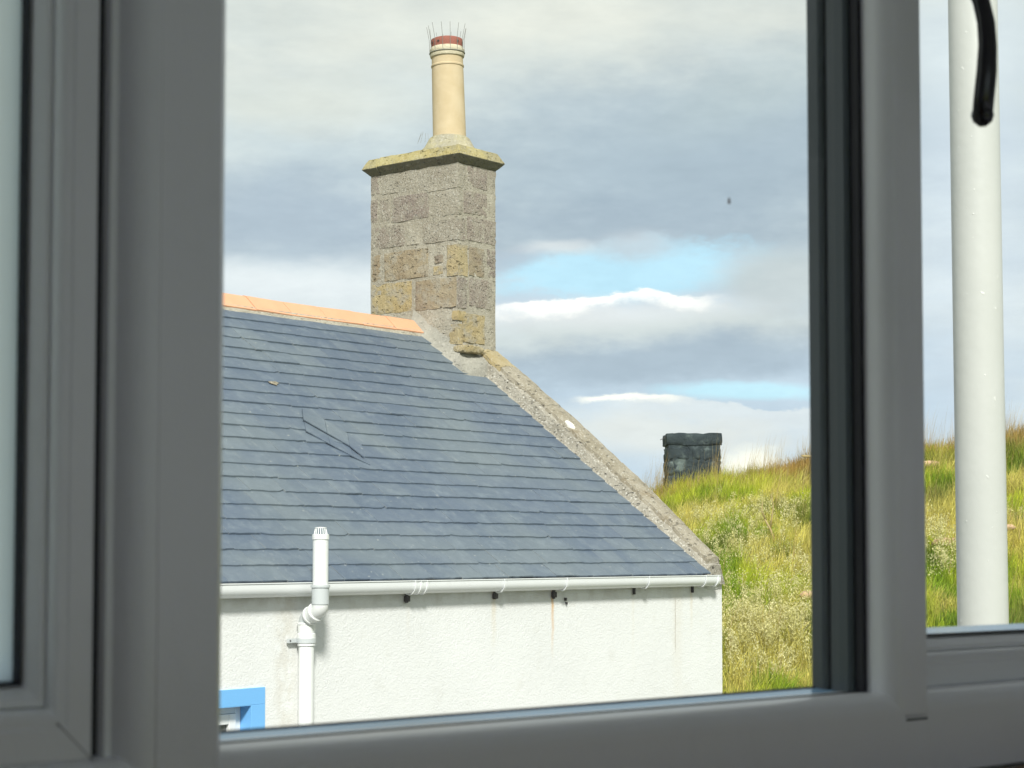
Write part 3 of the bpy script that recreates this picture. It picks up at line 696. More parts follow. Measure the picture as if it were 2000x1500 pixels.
# skew: harled upstand and coping stones
def skewtop(y): return roofz(y) + .10 + .10 * min(1, max(0, (y - 9.4) / 1.6))
ns = 44; up_ = B(); ring = []
for i in range(ns + 1):
    y = 9.31 + (CY - 9.31) * i / ns; j = (hsh(i, 5) - .5)
    x0 = 14.365 + j * .02
    ring.append([(x0, y, roofz(y) + .02), (x0 + .03, y, roofz(y) + .05 + j * .01), (14.425 + j * .008, y, skewtop(y) - .045 + .012 * (hsh(i, 8) - .5)), (14.47, y, skewtop(y) - .022), (GX - .09 * (1 - min(1, (y - 9.31) / .9)), y, skewtop(y) - .022), (GX - .005, y, roofz(y) - .1), (x0, y, roofz(y) - .1)])
nr = len(ring[0]); vs = [q for r_ in ring for q in r_]
fs = [(i * nr + j, i * nr + (j + 1) % nr, (i + 1) * nr + (j + 1) % nr, (i + 1) * nr + j) for i in range(ns) for j in range(nr)] + [tuple(range(nr)), tuple(range(ns * nr, ns * nr + nr))[::-1]]
up_.add(vs, [f[::-1] for f in fs]).make('skew_upstand', 'harling_fillet', cot)
skew = empty('skew_coping', (14.6, 10.7, 4.0)); skew.parent = cot; skew.matrix_parent_inverse = parent_world(cot).inverted()
yc = [CY + .0, 11.77, 11.22, 10.48, 9.72, 9.33]
for i in range(5):
    ya, yb = yc[i + 1] + .006, yc[i] - .004; ox = (hsh(i, 2) - .5) * .02; lf = (.0, .004, -.004, .004, 0)[i]
    nY = max(3, int((yb - ya) / .055)); vs = []; prof = []
    for j in range(nY + 1):
        y = ya + (yb - ya) * j / nY; t0 = skewtop(y) + lf; gx_ = GX - .09 * (1 - min(1, (y - 9.33) / .9))
        e0 = (hsh(j, i, 1) - .5) * .024; e1 = (hsh(j, i, 2) - .5) * .026
        if i == 1 and j < 5: e0 += .03; t0 -= .008
        if i == 4 and j < 2: e0 -= .012
        xi = 14.455 + ox + e0
        prof.append([(xi, y, t0 - .035), (xi + .008, y, t0 + .012 + e1 * .3), (14.58, y, t0 + .032 + e1 * .5), (gx_ + .022, y, t0 + .022 + e1 * .4), (gx_ + .03, y, t0 - .035), (14.58, y, t0 - .07)])
    vs = [q for r_ in prof for q in r_]; k6 = 6
    fs = [(a_ * k6 + b_, a_ * k6 + (b_ + 1) % k6, (a_ + 1) * k6 + (b_ + 1) % k6, (a_ + 1) * k6 + b_) for a_ in range(nY) for b_ in range(k6)] + [tuple(range(k6)), tuple(range(nY * k6, nY * k6 + k6))[::-1]]
    o = mesh_obj('coping_stone', vs, [f[::-1] for f in fs], ('coping_ochre', 'coping_stone', 'coping_stone', 'coping_stone', 'coping_stone')[i], skew)
# white lichen patch on the coping
def to_px(P_): P_ = np.array(P_) - O_; D = P_ @ FW; return 1000 + FPX * (P_ @ R_) / D
yl_ = min((y for y in np.arange(10.4, 11.6, .005)), key=lambda y: abs(to_px((14.515, y, skewtop(y) + .026)) - 1113))
pts = []
for i in range(16):
    t_ = 2 * pi * i / 16; k_ = 1 + .22 * (hsh(i, 3) - .5); xx, yy = 14.515 + cos(t_) * .040 * k_, yl_ + sin(t_) * .052 * k_
    pts.append(Vector((xx, yy, skewtop(yl_) + .0235 + SL * (yy - yl_) + (xx - 14.515) * .16)))
B().prism([q + Vector((0, 0, -.02)) for q in pts], [q + Vector((0, 0, .004)) for q in pts]).make('lichen_patch', 'lichen', skew)
# foot of the skew
rough_block((14.50, 9.315, roofz(9.33) - .03), (GX - .062, 9.60, skewtop(9.33) - .03), 'kneeler_stone', 'coping_stone', skew, .004, .06, .01, 4)
rough_block((14.44, 9.335, 2.66), (GX - .004, 9.5, roofz(9.33) - .03), 'kneeler_render', 'roughcast', skew, .003, .05, .02, 6)

# ------------------------------------------------------------------ chimney
ch = empty('chimney', (14.41, 12.64, 4.4)); ch.parent = cot; ch.matrix_parent_inverse = parent_world(cot).inverted()
CT = ZC + 3.88
rough_block((CX + .001, CY + .001, 4.2), (GX - .001, CY2 - .001, CT), 'mortar_core', 'mortar', ch, .004, .05, .006, 1)
def lz(py, y=None): return None
def st_left(px0, px1, py0, py1, mt, proud=.004, seed=0, depth=.16):
    proud = .001 + proud * .55
    p0 = onX(px0, (py0 + py1) / 2, CX); p1 = onX(px1, (py0 + py1) / 2, CX); zt = onX((px0 + px1) / 2, py0, CX)[2]; zb = onX((px0 + px1) / 2, py1, CX)[2]
    y1, y0 = min(p0[1], CY2), max(p1[1], CY)
    o = rough_block((CX - proud, y0, zb), (CX + depth, y1, zt), 'stone', mt, ch, .0050, .034, .006, seed); return o
def st_right(px0, px1, py0, py1, mt, proud=.004, seed=0, depth=.13):
    proud = .001 + proud * .55
    p0 = onY(px0, (py0 + py1) / 2, CY); p1 = onY(px1, (py0 + py1) / 2, CY); zt = onY((px0 + px1) / 2, py0, CY)[2]; zb = onY((px0 + px1) / 2, py1, CY)[2]
    return rough_block((max(p0[0], CX), CY - proud, zb), (min(p1[0], GX), CY + depth, zt), 'stone', mt, ch, .0050, .034, .006, seed)
def st_corner(pxl, pxr, py0, py1, mt, proud=.006, seed=0):
    proud = .001 + proud * .55
    yl = onX(pxl, (py0 + py1) / 2, CX)[1]; xr = onY(pxr, (py0 + py1) / 2, CY)[0]; zt = onY(895, py0, CY)[2]; zb = onY(895, py1, CY)[2]
    return rough_block((CX - proud, CY - proud, zb), (xr, yl, zt), 'stone', mt, ch, .0050, .034, .006, seed)
# left face, top to bottom
st_left(724, 742, 342, 380, 'stone_pink', .002, 1); st_left(744, 812, 337, 376, 'stone_grey', .003, 2); st_corner(816, 910, 322, 366, 'stone_grey', .003, 3)
st_right(914, 952, 328, 368, 'stone_pink', .002, 4); st_right(955, 969, 333, 372, 'stone_grey', .001, 5)
st_left(724, 737, 390, 436, 'stone_pink', .002, 6); st_left(743, 762, 390, 434, 'stone_grey', .002, 7); st_left(767, 838, 380, 430, 'stone_pink', .005, 8)
st_corner(845, 903, 370, 418, 'stone_grey', .004, 9); st_right(906, 951, 376, 420, 'stone_pink', .006, 10); st_right(956, 969, 380, 424, 'mortar', .001, 11)
st_left(725, 790, 442, 484, 'stone_grey', .005, 12); st_left(795, 820, 440, 478, 'mortar', .003, 13); st_corner(826, 908, 426, 468, 'stone_grey', .007, 14)
st_right(912, 969, 428, 474, 'stone_pink', .006, 15)
st_left(727, 743, 495, 550, 'stone_brown', .003, 16); st_left(751, 836, 489, 545, 'stone_brown', .007, 17); st_left(848, 866, 498, 514, 'stone_brown', .004, 18); st_left(847, 865, 520, 536, 'stone_ochre', .005, 19)
st_corner(873, 913, 476, 537, 'stone_ochre', .008, 20); st_right(916, 946, 484, 540, 'stone_brown', .006, 21); st_right(951, 969, 488, 542, 'stone_pink', .004, 22)
st_left(727, 804, 553, 612, 'stone_ochre', .007, 23); st_left(812, 891, 545, 603, 'stone_brown', .008, 24)
st_corner(893.5, 912, 541, 601, 'stone_pink', .003, 25); st_right(916, 960, 546, 602, 'stone_pink', .006, 26)
st_right(903, 946, 614, 671, 'stone_ochre', .012, 27); st_left(834, 856, 610, 640, 'mortar', .003, 28); st_left(862, 884, 612, 650, 'mortar', .002, 29)
st_corner(884, 908, 606, 625, 'stone_ochre', .016, 30); st_corner(878, 903, 632, 672, 'stone_ochre', .004, 31)
# broken ledge stone above the roof
zl = onY(910, 690, CY)[2]
rough_block((CX - .02, CY - .085, zl), (CX + .30, CY + .05, zl + .075), 'ledge_stone', 'coping_ochre', ch, .009, .035, .018, 33)
# cement haunch against the roof: follows the slates up the left face
hb = B(); n_ = 16; r0, r1, r2 = [], [], []
for i in range(n_ + 1):
    y = CY - .03 + (RY + .02 - CY) * i / n_; j = (hsh(i, 7) - .5)
    r0.append((CX - .10 + j * .012, y, roofz(y) + .022)); r1.append((CX - .035, y, roofz(y) + .07)); r2.append((CX + .002 , y, roofz(y) + .20 + j * .03))
hb.add(r0 + r1 + r2, [(i, i + n_ + 1, i + n_ + 2, i + 1) for i in range(n_)] + [(i + n_ + 1, i + 2 * n_ + 2, i + 2 * n_ + 3, i + n_ + 2) for i in range(n_)])
hb.make('cement_haunch', 'cement', ch, True)
hb = B()
zr = roofz(CY)
# front of the base, between chimney and skew
hb.hexa([(CX - .10, CY - .16, roofz(CY - .16) + .01), (14.47, CY - .16, roofz(CY - .16) + .02), (14.47, CY + .02, zr - .02), (CX - .10, CY + .02, zr - .02),
         (CX - .07, CY - .10, zr + .03), (14.47, CY - .12, skewtop(CY - .12) - .03), (14.47, CY + .02, zl + .02), (CX - .012, CY - .004, zl + .0)])
hb.make('cement_haunch', 'cement', ch)
# cap: three bevelled stones
ys = [CY - .07, onX(858, 300, CX)[1], onX(744, 320, CX)[1], CY2 + .07]
oz, tz = ZC + 3.955, ZC + 4.06
def capsec(y, inset_t, inset_b):
    # cross-section in X at given y
    return [(CX + inset_b, y, CT), (GX - inset_b, y, CT), (GX + .07, y, oz), (GX + .07 - inset_t, y, tz), (CX - .07 + inset_t, y, tz), (CX - .07, y, oz)]
for i in range(3):
    y0, y1 = ys[i] + (.002 if i else 0), ys[i + 1] - (.002 if i < 2 else 0)
    b_ = B()
    x0, x1 = CX - .07, GX + .07; ti = .055; bi = .07; jz = (0, .003, -.004)[i]
    ya_t, ya_b = (y0 + ti if i == 0 else y0), (y0 + bi if i == 0 else y0)
    yb_t, yb_b = (y1 - ti if i == 2 else y1), (y1 - bi if i == 2 else y1)
    lo = [(x0 + bi, ya_b, CT), (x1 - bi, ya_b, CT), (x1 - bi, yb_b, CT), (x0 + bi, yb_b, CT)]
    md = [(x0, y0, oz + jz), (x1, y0, oz + jz), (x1, y1, oz + jz), (x0, y1, oz + jz)]
    tp = [(x0 + ti, ya_t, tz + jz), (x1 - ti, ya_t, tz + jz), (x1 - ti, yb_t, tz + jz), (x0 + ti, yb_t, tz + jz)]
    b_.add(lo + md + tp, [(3, 2, 1, 0), (8, 9, 10, 11)] + [(k0 + j, k0 + (j + 1) % 4, k0 + 4 + (j + 1) % 4, k0 + 4 + j) for k0 in (0, 4) for j in range(4)])
    o = b_.make('cap_stone', 'cap_lichen', ch, bevel=.006)
    sub = o.modifiers.new('sub', 'SUBSURF'); sub.subdivision_type = 'SIMPLE'; sub.levels = sub.render_levels = 4
    tx = bpy.data.textures.new('worn', 'CLOUDS'); tx.noise_scale = .09
    dm = o.modifiers.new('worn', 'DISPLACE'); dm.texture = tx; dm.strength = .014; dm.texture_coords = 'GLOBAL'
# pot
pc = onX(878, 268, 14.41); pc = Vector(pc); leanx = Vector(R_) * -.030 + Vector((0, 0, 1))
PZ = Vector((pc.x, pc.y, tz))
B().lathe([(.305, -.006), (.295, .022), (.262, .050), (.205, pc.z - tz - .02), (.180, pc.z - tz - .004), (.14, pc.z - tz + .005)], PZ, 24).make('mortar_flaunching', 'flaunch', ch, True)
Hh = (270 - 97) / FPX * 19.4
prof = [(.172, -.05), (.170, 0), (.167, Hh * .3), (.163, Hh * .72), (.161, Hh * .785)]
B().lathe(prof + [(.168, Hh * .79), (.169, Hh * .805), (.161, Hh * .815), (.160, Hh * .90)], pc, 40, leanx).make('chimney_pot', 'pot_buff', ch, True, autos=30)
B().lathe([(.160, Hh * .895), (.172, Hh * .90), (.178, Hh * .925), (.172, Hh * .94), (.178, Hh * .95), (.176, Hh * .985), (.163, Hh * 1.01), (.13, Hh * 1.01)], pc, 40, leanx).make('pot_collar', 'pot_ring', ch, True, autos=40)
B().lathe([(.155, Hh * 1.0), (.160, Hh * 1.04), (.164, Hh * 1.07), (.160, Hh * 1.10), (.14, Hh * 1.11), (.13, Hh * 1.09), (.13, Hh * .98)], pc, 40, leanx).make('terracotta_insert', 'pot_red', ch, True, autos=50)
lx = leanx.normalized(); u_ = lx.orthogonal().normalized(); w_ = lx.cross(u_)
for i in range(14):
    th = 2 * pi * (i + .3 * hsh(i, 1)) / 14; rd_ = u_ * cos(th) + w_ * sin(th)
    B().tube([pc + rd_ * .178 + lx * Hh * .95, pc + rd_ * .18 + lx * Hh * 1.1, pc + rd_ * (.19 + .03 * hsh(i, 4)) + lx * (Hh * 1.22 + .04 * hsh(i, 2))], .0022, 5).make('bird_wire', 'wire', ch)
for i in range(6):
    th = .6 + i * 1.9; c2 = pc + (u_ * cos(th) + w_ * sin(th)) * .162 + lx * Hh * 1.055
    B().lathe([(.011, -.004), (.011, .004), (.0, .004)], c2, 10, (u_ * cos(th) + w_ * sin(th))).make('vent_hole', 'iron', ch)
B().tube([pc + u_ * .18 + lx * Hh * .945] + [pc + (u_ * cos(t_) + w_ * sin(t_)) * .181 + lx * Hh * .945 for t_ in [2 * pi * k2 / 30 for k2 in range(1, 31)]], .004, 6).make('wire_band', 'wire', ch)
base_s = Vector(onX(830, 274, 14.3))
for (dx_, tz_) in ((-.10, .14), (-.06, .15), (-.10, .12), (.0, .12), (.05, .11)):
    q = base_s + Vector((0, -dx_, -.02)); B().tube([q, q + Vector((.0, dx_ * .4 - .01, tz_ * .75))], .0018, 4).make('bird_wire', 'wire', ch)

# ------------------------------------------------------------------ gutter
gt = empty('gutter', (11.5, 9.27, 2.72)); gt.parent = cot; gt.matrix_parent_inverse = parent_world(cot).inverted()
GY, GZ, GR = 9.285, 2.783, .062
def gprof(r, dz_=0, dy=0): # half round, deep, open above
    return [(GY + r * cos(t_), GZ - .028 + (r * 1.02) * sin(t_)) for t_ in [0 - pi * i / 14 for i in range(15)]]
def gsec(x, r, th):
    o_ = [(GY + r, GZ)] + gprof(r) + [(GY - r, GZ), (GY - r - .006, GZ + .002), (GY - r - .006, GZ + .009), (GY - r + .004, GZ + .009)]
    i_ = [(GY - r + th, GZ)] + list(reversed(gprof(r - th))) + [(GY + r - th, GZ)]
    return [(x, y, z) for y, z in o_ + i_]
GE = onY(1404, 1140, GY - GR)[0]
gx = [XL - .1, 6.4, 10.33, 10.50, 14.765]
zdrop = lambda x: (x - 9) * -.0012
for (x0, x1) in ((XL - .1, 10.35), (10.47, GE)):
    s0 = gsec(x0, GR, .003); s1 = gsec(x1, GR, .003)
    B().prism(s0, s1).make('gutter_length', 'gutter', gt, autos=40)
def bracket(x0, x1, r, name='gutter_bracket', grow=.0):
    s0 = gsec(x0, r, .006); s1 = gsec(x1, r, .006); return B().prism(s0, s1).make(name, 'gutter', gt, autos=40)
bracket(10.345, 10.475, GR + .0035, 'gutter_union')
for x in (10.343, 10.405, 10.472): bracket(x - .011, x + .011, GR + .009, 'union_clip')
for x in (11.385, 12.19, 13.36, 14.25, 8.0, 6.9, 5.6, 4.2): bracket(x - .013, x + .013, GR + .010)
B().prism([(GE - .015, y, z) for (_, y, z) in gsec(0, GR + .008, .004)][:19], [(GE + .022, y, z) for (_, y, z) in gsec(0, GR + .008, .004)][:19]).make('gutter_stop_end', 'gutter', gt)
for (x, ln) in ((10.37, .055), (11.40, .05), (12.155, .06), (13.29, .045), (14.20, .045)):
    b_ = B().box((x - .008, 9.325, 2.680 - ln), (x + .008, 9.349, 2.70)); 
    if x < 13: b_.box((x - .022, 9.318, 2.655 - ln * .4), (x + .02, 9.345, 2.675))
    b_.make('iron_bracket', 'iron', gt, bevel=.003)
B().box((12.31, 9.33, 2.60), (12.325, 9.348, 2.625)).box((12.325, 9.33, 2.57), (12.335, 9.348, 2.59)).make('iron_bracket', 'iron', gt)
B().box((XL, 9.352 - .0, 2.74), (14.44, 9.40, 2.765)).make('wall_head', 'roughcast', cot)

# ------------------------------------------------------------------ soil vent pipe
vp = empty('vent_pipe', (9.258, 9.28, 0)); vp.parent = cot; vp.matrix_parent_inverse = parent_world(cot).inverted()
PX, PY, PR = 9.268, 9.275, .054
P2 = onY(626, 1100, 9.115); UX, UY = P2[0], 9.115
def zy(py, y, px=620): return onY(px, py, y)[2]
z_top = zy(1045, UY, 626); z_a = zy(1145, UY, 626); z_b = zy(1180, UY, 620); z_c = zy(1217, PY, 600); z_d = zy(1262, PY, 595)
B().tube([(PX, PY, 0), (PX, PY, z_d + .02)], PR, 28).make('lower_pipe', 'pipe', vp, True, autos=40)
B().lathe([(PR + .004, 0), (PR + .008, .004), (PR + .007, .05), (PR + .010, .055), (PR + .010, .085), (PR + .004, .09), (PR + .006, .11), (PR + .007, z_c - z_d - .01), (PR + .011, z_c - z_d - .008), (PR + .011, z_c - z_d + .004), (PR, z_c - z_d + .006)], (PX, PY, z_d), 28).make('pipe_socket', 'pipe', vp, True, autos=30)
pA, pB = Vector((PX, PY, z_c - .005)), Vector((UX, UY, z_b))
dm_ = (pB - pA).normalized()
dseg = Vector((UX - PX, UY - PY, (z_b - z_c) * .55)).normalized()
def bez(p, q, t0, t1, n=8):
    out = []
    L = (q - p).length * .42
    for i in range(n + 1):
        t_ = i / n; a_, b_, c2, d_ = p, p + t0 * L, q - t1 * L, q
        out.append(a_ * (1 - t_) ** 3 + b_ * 3 * t_ * (1 - t_) ** 2 + c2 * 3 * t_ * t_ * (1 - t_) + d_ * t_ ** 3)
    return out
mid = (pA + pB) / 2; zv = Vector((0, 0, 1)); m0, m1 = mid - dseg * .03, mid + dseg * .035
B().tube(bez(pA, m0, zv, dseg), PR + .002, 24, side=(1, 0, 0)).make('elbow', 'pipe_grey', vp, True, autos=40)
B().tube([m0 - dseg * .012, m1 + dseg * .01], PR + .008, 24, side=(1, 0, 0)).make('elbow_sleeve', 'pipe', vp, True, autos=40)
for mm in (m0, m1): B().tube([mm - dseg * .007, mm + dseg * .007], PR + .013, 24, side=(1, 0, 0)).make('seal_ring', 'pipe', vp, True, autos=40)
B().tube(bez(m1, pB, dseg, zv), PR + .002, 24, side=(1, 0, 0)).make('elbow', 'pipe', vp, True, autos=40)
B().lathe([(PR, -.01), (PR + .006, 0), (PR + .006, z_a - z_b - .01), (PR + .013, z_a - z_b - .008), (PR + .013, z_a - z_b + .008), (PR, z_a - z_b + .01)], (UX, UY, z_b), 28).make('pipe_socket', 'pipe_grey', vp, True, autos=30)
B().tube([(UX, UY, z_b + .02), (UX - .0, UY, z_top)], PR, 28).make('upper_pipe', 'pipe', vp, True, autos=40)
cowl = B().lathe([(PR, -.03), (PR + .005, -.03), (PR + .005, .004), (PR - .008, .006), (PR - .008, -.03)], (UX, UY, z_top), 28).make('vent_cowl', 'pipe', vp, True, autos=40)
cg = B(); zt_ = zy(1031, UY, 626)
for i in range(16):
    th = 2 * pi * i / 16; c_, s_ = cos(th), sin(th)
    cg.tube([(UX + c_ * .046, UY + s_ * .046, z_top), (UX + c_ * .036, UY + s_ * .036, zt_)], .0032, 4)
cg.make('cowl_cage', 'pipe', vp)
B().lathe([(.040, 0), (.040, .006), (.0, .009)], (UX, UY, zt_ - .002), 24).make('cowl_top', 'pipe', vp)
zk = zy(1251, PY, 595)
B().lathe([(PR + .002, -.016), (PR + .013, -.016), (PR + .013, .016), (PR + .002, .016)], (PX, PY, zk), 28).box((PX - .13, 9.315, zk - .014), (PX - .05, 9.335, zk + .014)).make('pipe_clip', 'pipe_grey', vp, autos=40)
B().lathe([(.006, 0), (.006, .004), (0, .004)], (PX - .115, 9.316, zk), 8, (0, -1, 0)).make('clip_screw', 'iron', vp)

# ------------------------------------------------------------------ cottage window with blue margin
cw = empty('window', (8.3, 9.35, 1.5)); cw.parent = cot; cw.matrix_parent_inverse = parent_world(cot).inverted()
SX = 8.943; ST = ZC - .915; prd = .012
B().box((WX0 - .125, WY - prd, WZ1), (SX, WY + .004, ST)).box((WX0 - .125, WY - prd, WZ0 - .10), (WX0, WY + .004, WZ1)).box((WX1, WY - prd, WZ0 - .10), (SX, WY + .004, WZ1)).make('blue_margin', 'blue', cw, bevel=.003)
B().box((WX1 - .003, WY - prd + .001, WZ0), (WX1 + .001, WY + .13, WZ1)).box((WX0, WY - prd + .001, WZ1 - .003), (WX1 - .003, WY + .13, WZ1 + .001)).box((WX0 - .001, WY - prd + .001, WZ0), (WX0 + .003, WY + .13, WZ1)).make('blue_reveal', 'blue', cw)
fy = WY + .09
fr = B().box((WX1 - .055, fy, WZ0), (WX1 - .004, fy + .06, WZ1 - .004)).box((WX0 + .004, fy, WZ0), (WX0 + .055, fy + .06, WZ1 - .004)).box((WX0 + .055, fy, WZ1 - .055), (WX1 - .055, fy + .06, WZ1 - .004)).box((WX0 + .055, fy, WZ0), (WX1 - .055, fy + .06, WZ0 + .06))
fr.make('window_frame', 'frame_white', cw, bevel=.004)
sx1 = WX1 - .056; sx0 = WX0 + .056; sz1 = WZ1 - .056; sz0 = WZ0 + .06
sf = B().box((sx1 - .065, fy - .014, sz0), (sx1, fy + .03, sz1)).box((sx0, fy - .014, sz0), (sx0 + .065, fy + .03, sz1)).box((sx0 + .065, fy - .014, sz1 - .07), (sx1 - .065, fy + .03, sz1)).box((sx0 + .065, fy - .014, sz0), (sx1 - .065, fy + .03, sz0 + .065)).box(((sx0 + sx1) / 2 - .03, fy - .014, sz0 + .065), ((sx0 + sx1) / 2 + .03, fy + .03, sz1 - .07))
sf.make('window_sash', 'frame_white', cw, bevel=.005)
B().box((sx0 + .065, fy + .012, sz0 + .065), ((sx0 + sx1) / 2 - .03, fy + .02, sz1 - .07)).make('pane', 'dark_glass', cw)
B().box(((sx0 + sx1) / 2 + .03, fy + .012, sz0 + .065), (sx1 - .065, fy + .02, sz1 - .07)).make('pane', 'dark_glass', cw)

# ------------------------------------------------------------------ white pole across the street
pp = 6.0 * (F_ + .2515 * R_)
pl = empty('pole', (pp[0], pp[1], 0)); tag(pl, 'tall thick white painted metal pole outside the right hand pane', 'pole')
B().lathe([(.081, -.1), (.081, 2.2), (.0795, 2.9), (.0785, 4.2), (.077, 6.2), (.06, 6.24), (0, 6.25)], (pp[0], pp[1], 0), 48, (-.004, 0.002, 1)).make('shaft', 'pole', pl, True, autos=40)
B().lathe([(.10, -.1), (.10, .9), (.084, .96)], (pp[0], pp[1], 0), 32).make('base_sleeve', 'pole', pl, True, autos=40)
d_ = Vector((-pp[0], -pp[1], 0)).normalized(); sdv = Vector((-d_.y, d_.x, 0))

# ------------------------------------------------------------------ the room's window
PH = AZ + radians(42.0); NV = Vector((cos(PH), sin(PH), 0)); WV = Vector((sin(PH), -cos(PH), 0)); DD = .9
def Q(s, p_, z): v = WV * s + NV * (DD + p_); return Vector((v.x, v.y, ZC + z))
S0, S1, Z0, Z1 = -.20, 1.96, -.178, 1.02
def vbar(prof, z0, z1, b=None):             # prof in (s, p); extruded up
    b = b or B(); return b.prism([Q(s, p_, z0) for s, p_ in prof], [Q(s, p_, z1) for s, p_ in prof])
def hbar(prof, s0, s1, b=None, m0=0, m1=0): # prof in (z, p); extruded along the wall
    b = b or B(); zr_ = prof[0][0]
    return b.prism([Q(s0 + m0 * (z - zr_), p_, z) for z, p_ in prof], [Q(s1 - m1 * (z - zr_), p_, z) for z, p_ in prof])
win = empty('window', Q(.9, 0, Z0)); tag(win, 'white three-light plastic window seen from inside the dim room', 'window')
def ring_(prof, s0, s1, z0, z1, name, mt, parent, bevel=.0015, hs=1.0):
    """a mitred rectangular frame; prof = (inset from the outer edge, depth)"""
    b = B(); n = len(prof); loops = []
    for (cs, cz, ds, dz2) in ((s0, z0, 1, 1), (s1, z0, -1, 1), (s1, z1, -1, -1), (s0, z1, 1, -1)):
        loops.append([Q(cs + ds * i * hs, p_, cz + dz2 * i) for i, p_ in prof])
    vs = [v for l in loops for v in l]
    fs = [(a * n + j, ((a + 1) % 4) * n + j, ((a + 1) % 4) * n + (j + 1) % n, a * n + (j + 1) % n) for a in range(4) for j in range(n)]
    return b.add(vs, fs).make(name, mt, parent, bevel=bevel, autos=35)
# outer fixed frame, ovolo on its inner edge
arc = [(.049 + .017 * sin(t_), .014 * (1 - cos(t_)) ) for t_ in (0, .35, .7, 1.05, 1.35)]
frame_prof = [(0, 0)] + arc + [(.0665, .018), (.0665, .068), (0, .068)]
ring_(frame_prof, S0, S1, Z0, Z1, 'frame', 'upvc', win)
ring_([(-.002, .0685), (.0640, .0685), (.0640, .082), (-.002, .082)], S0, S1, Z0, Z1, 'outer_cladding', 'upvc_dark', win)
zi0, zi1 = Z0 + .0466, Z1 - .0466
# mullion between left casement and middle light: face 0.547..0.588
def ov(s_, w_, dpt, sgn, n=6):              # quarter-round from face at s_ outwards w_
    return [(s_ + sgn * w_ * sin(t_), dpt * (1 - cos(t_))) for t_ in [pi / 2 * i / n for i in range(n + 1)]]
mA = [(.524, .021), (.5255, .0165), (.530, .0165), (.5315, .0125), (.5345, .0068), (.5385, .0030), (.5430, .0008), (.5473, 0), (.5478, .0006), (.5484, 0), (.587, 0)] + [(.592, .004), (.596, .015), (.600, .020), (.600, .045), (.60, .066), (.524, .066)]
vbar(mA, zi0 - .0, zi1).make('mullion', 'upvc', win, bevel=.0012, autos=35)
mB = list(reversed(ov(1.2275, .0125, .016, -1))) + [(1.2575, 0)] + [(1.261, .006), (1.270, .02), (1.272, .06), (1.2168, .06), (1.2165, .028)]
vbar(mB, zi0, zi1).make('mullion', 'upvc', win, bevel=.0012, autos=35)
vbar([(1.2165, .0285), (1.2165, .036), (1.2118, .036), (1.2118, .0285)], zi0, zi1).make('gasket', 'rubber', win)
hbar([(-.1334, -.0002), (-.1316, -.0002), (-.1316, .004), (-.1334, .004)], 1.2290, 1.2570).make('mullion_joint_shadow', 'upvc_dark', win)  # dark strip standing in for the shadow line under the mullion's foot
# exterior part of the middle light's jamb, dark foil, stepped
vbar([(1.228, .0365), (1.2095, .0365), (1.2075, .040), (1.2052, .0560), (1.228, .0560)], zi0 - .02, zi1).make('outer_jamb', 'upvc_dark', win, bevel=.0015)
vbar([(1.228, .0563), (1.2100, .0563), (1.2100, .0583), (1.228, .0583)], zi0 - .02, zi1).make('gasket', 'rubber', win)
vbar([(1.24, .0585), (1.2045, .0585), (1.2015, .0610), (1.2015, .0725), (1.24, .0725)], zi0 - .02, zi1).make('outer_jamb', 'upvc_dark', win, bevel=.001)
# bead along the foot of the middle light
hbar([(-.1185, .010), (-.1150, .020), (-.1120, .030), (-.125, .030), (-.125, .010)], .590, 1.2165).make('glazing_bead', 'upvc', win, bevel=.001)
hbar([(-.1118, .0305), (-.1108, .031), (-.1108, .036), (-.125, .036), (-.125, .0305)], .590, 1.2165).make('gasket', 'rubber', win)
hbar([(-.1125, .0365), (-.1105, .060), (-.1095, .068), (-.13, .068), (-.13, .0365)], .590, 1.2105).make('outer_bead', 'upvc_sky_glint', win, bevel=.001)  # blue sky reflection along the bead is in the base colour
hbar([(-.1100, .0685), (-.1085, .069), (-.1085, .073), (-.13, .073), (-.13, .0685)], .590, 1.2105).make('gasket', 'rubber', win)
pn_ = B().prism([Q(.600, .0362, -.12), Q(1.2125, .0362, -.12), Q(1.2125, .0362, zi1), Q(.600, .0362, zi1)], [Q(.600, .0402, -.12), Q(1.2125, .0402, -.12), Q(1.2125, .0402, zi1), Q(.600, .0402, zi1)])
pane = pn_.make('pane', 'glass', win)
spk = onplane(1424, 392, np.array(Q(1, .035, 0)), np.array(NV)); spk = Vector(spk)
B().tube([spk + Vector((0, 0, .0022)), spk - Vector((0, 0, .0022))], [.0006, .0011], 6).make('dirt_speck', 'wood', pane)
